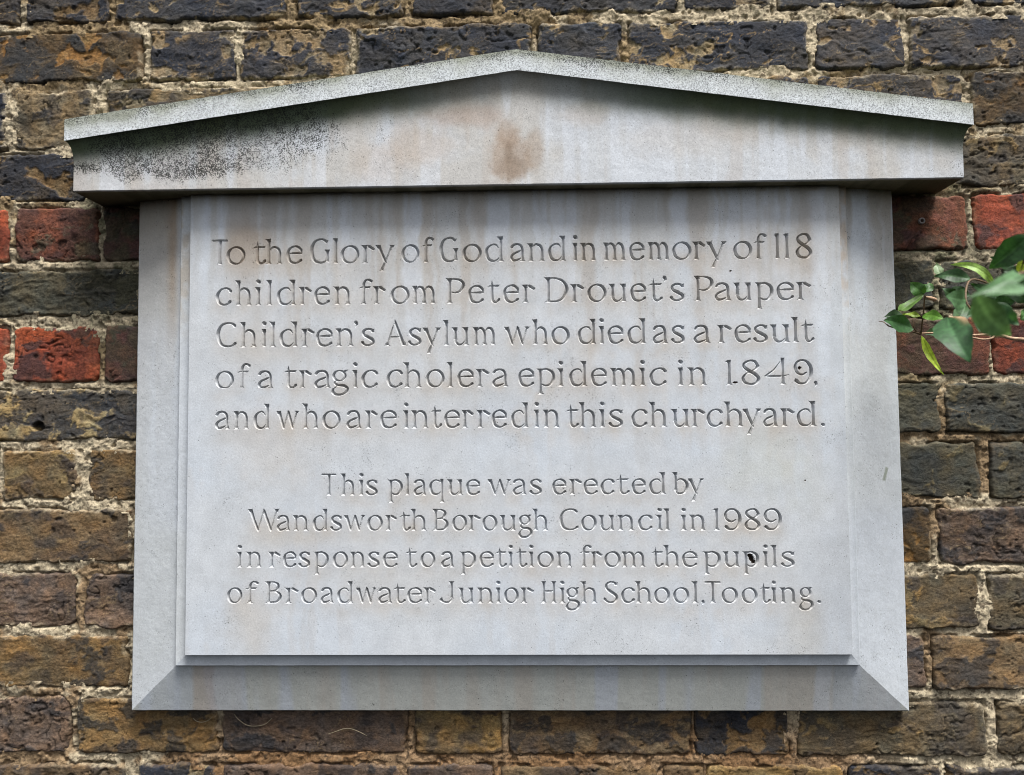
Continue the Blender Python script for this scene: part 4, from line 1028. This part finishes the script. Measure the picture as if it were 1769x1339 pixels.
def make_leaf(i, base, tip, db, dt, hw, colr, tilt, bend, fold):
    g_ = sum(colr) / 3; colr = tuple(q * .80 + g_ * .20 + dd for q, dd in zip(colr, (0, -6, -12)))
    colr = tuple(max(q * (.86 if i not in (8, 5, 6, 13) else 1), 8) for q in colr)
    A = LP(base[0], base[1], db); B = LP(tip[0], tip[1], dt)
    ax = B - A; L = ax.length; ax.normalize()
    view = (cam_pos - (A + B) / 2).normalized()
    nrm = (view + Vector((0, 0, tilt)) + Vector((.12 * math.sin(i * 2.3), 0, 0))).normalized()
    sd = ax.cross(nrm).normalized(); nrm = sd.cross(ax).normalized()
    mid = (db + dt) / 2
    W_ = hw / 4.784 / F * (DIST - mid)
    nu, nv = 30, 13
    t = np.linspace(0, 1, nu)[:, None]; s = np.linspace(-1, 1, nv)[None, :]
    half = W_ * 1.05 * np.sin(np.pi * t ** .84) ** .85 * (1 - .30 * t ** 3)
    half = half * (1 + .06 * np.sin(t * 23 + i) * .6)
    u = t * L; bz = bend * L * 4 * t * (1 - t)
    w = s * half
    h = fold * np.abs(w) - .12 * half * (1 - np.abs(s)) * 0 + .0012 * np.sin(t * 9 + i) * s + .0002 * np.sin(t * 60) * (1 - np.abs(s)) * np.abs(s) * 3
    side = bend * .35 * L * np.sin(np.pi * t) * (1 if i % 2 else -1)
    V = np.array(A)[None, None] + np.array(ax)[None, None] * (u + 0 * s)[..., None] + np.array(sd)[None, None] * (w + side)[..., None] + np.array(nrm)[None, None] * (h + .5 * bz)[..., None]
    W = lambda c: np.broadcast_to(lin(c), t.shape[:1] + (nv, 3))
    x = w / W_ * 3 + i; z = (u + 0 * s) * 200
    c = mix(W(colr), W(tuple(min(255, q * 1.25 + 10) for q in colr)), .5 * ss(-.3, .6, fbm(x * 1.3, z * .1 + i, 2001 + i, 3)))
    c = mix(c, W(tuple(q * 1.15 + 22 for q in colr)), .7 * ss(.10, .02, np.abs(s) + 0 * t))
    lat = np.abs(((t * 9 - np.abs(s) * 1.2) % 1) - .5)
    c = mix(c, W(tuple(q * 1.12 + 10 for q in colr)), .55 * ss(.14, .03, lat))
    c = mix(c, c * .72, .5 * ss(.25, .6, fbm(x * 2.2, z * .22, 2101 + i, 3)))
    if i == 9: c = mix(c, W((206, 168, 132)), .9 * ss(.55, .95, (-s * 1.0) + 0 * t) * ss(.42, .2, t + 0 * s))
    me = mesh_from('leaf', (V.reshape(-1, 3) - np.array(plant.location)), gridquads(nu, nv), c.reshape(-1, 3), None, True, M_LEAF)
    link('leaf', me, plant, 'narrow lime yellow leaf hanging down' if i == 8 else 'green leaf with a pale brown withered edge' if i == 9 else None)
for i, lf in enumerate(LEAVES): make_leaf(i, *lf)
STEMS = [
    ([(1330, 1010, .08), (1239, 985, .08), (1120, 972, .075), (1010, 935, .07), (985, 938, .07), (900, 945, .07), (790, 948, .07), (640, 940, .07), (500, 930, .065), (385, 935, .06)], [.0022, .0019, .0014, .0012, .0010], M_STEM),
    ([(1000, 940, .07), (975, 972, .072), (900, 984, .072), (800, 966, .07), (740, 955, .07)], [.0012, .0011, .0010], M_STEM),
    ([(385, 940, .06), (300, 915, .06), (200, 895, .06), (120, 872, .06), (112, 858, .06)], [.0012, .0009, .0007], M_STEMG),
    ([(385, 940, .06), (395, 860, .065), (408, 760, .07), (418, 620, .075)], [.0013, .0010, .0010], M_STEMG),
    ([(350, 920, .06), (325, 880, .065), (320, 820, .065)], [.0008, .0006], M_STEMG),
    ([(425, 632, .075), (460, 642, .075), (505, 655, .07)], [.0012, .0024, .0020], M_STEM),
    ([(105, 862, .06), (75, 838, .05), (40, 833, .045)], [.0005, .0004], M_STEMG),
    ([(1000, 935, .08), (960, 860, .12), (900, 740, .18), (850, 640, .28), (1000, 560, .31), (1150, 462, .31), (1330, 400, .3)], [.0011, .0011, .0013], M_STEMG),
    ([(960, 860, .12), (860, 800, .14), (760, 660, .14), (800, 490, .12), (1000, 540, .11)], [.0010, .0010], M_STEMG),
    ([(620, 935, .07), (600, 860, .11), (605, 800, .16)], [.0009, .0009], M_STEMG),
    ([(1330, 60, .2), (1290, 120, .2), (1240, 330, .18), (1225, 430, .1), (1180, 600, .09), (1130, 560, .09)], [.0012, .0012, .0009], M_STEMG),
]
for pts, rads, m in STEMS:
    p3 = [LP(a, b, d) - plant.location for a, b, d in pts]
    v, q = tube(p3, rads, 8)
    link('stem', mesh_from('stem', v, q, smooth=True, mat=m), plant)
tri = sum(len(o.data.polygons) * 2 for o in sc.objects if o.type == 'MESH')
print('tris', tri, 'time', round(time.time() - T0, 1))
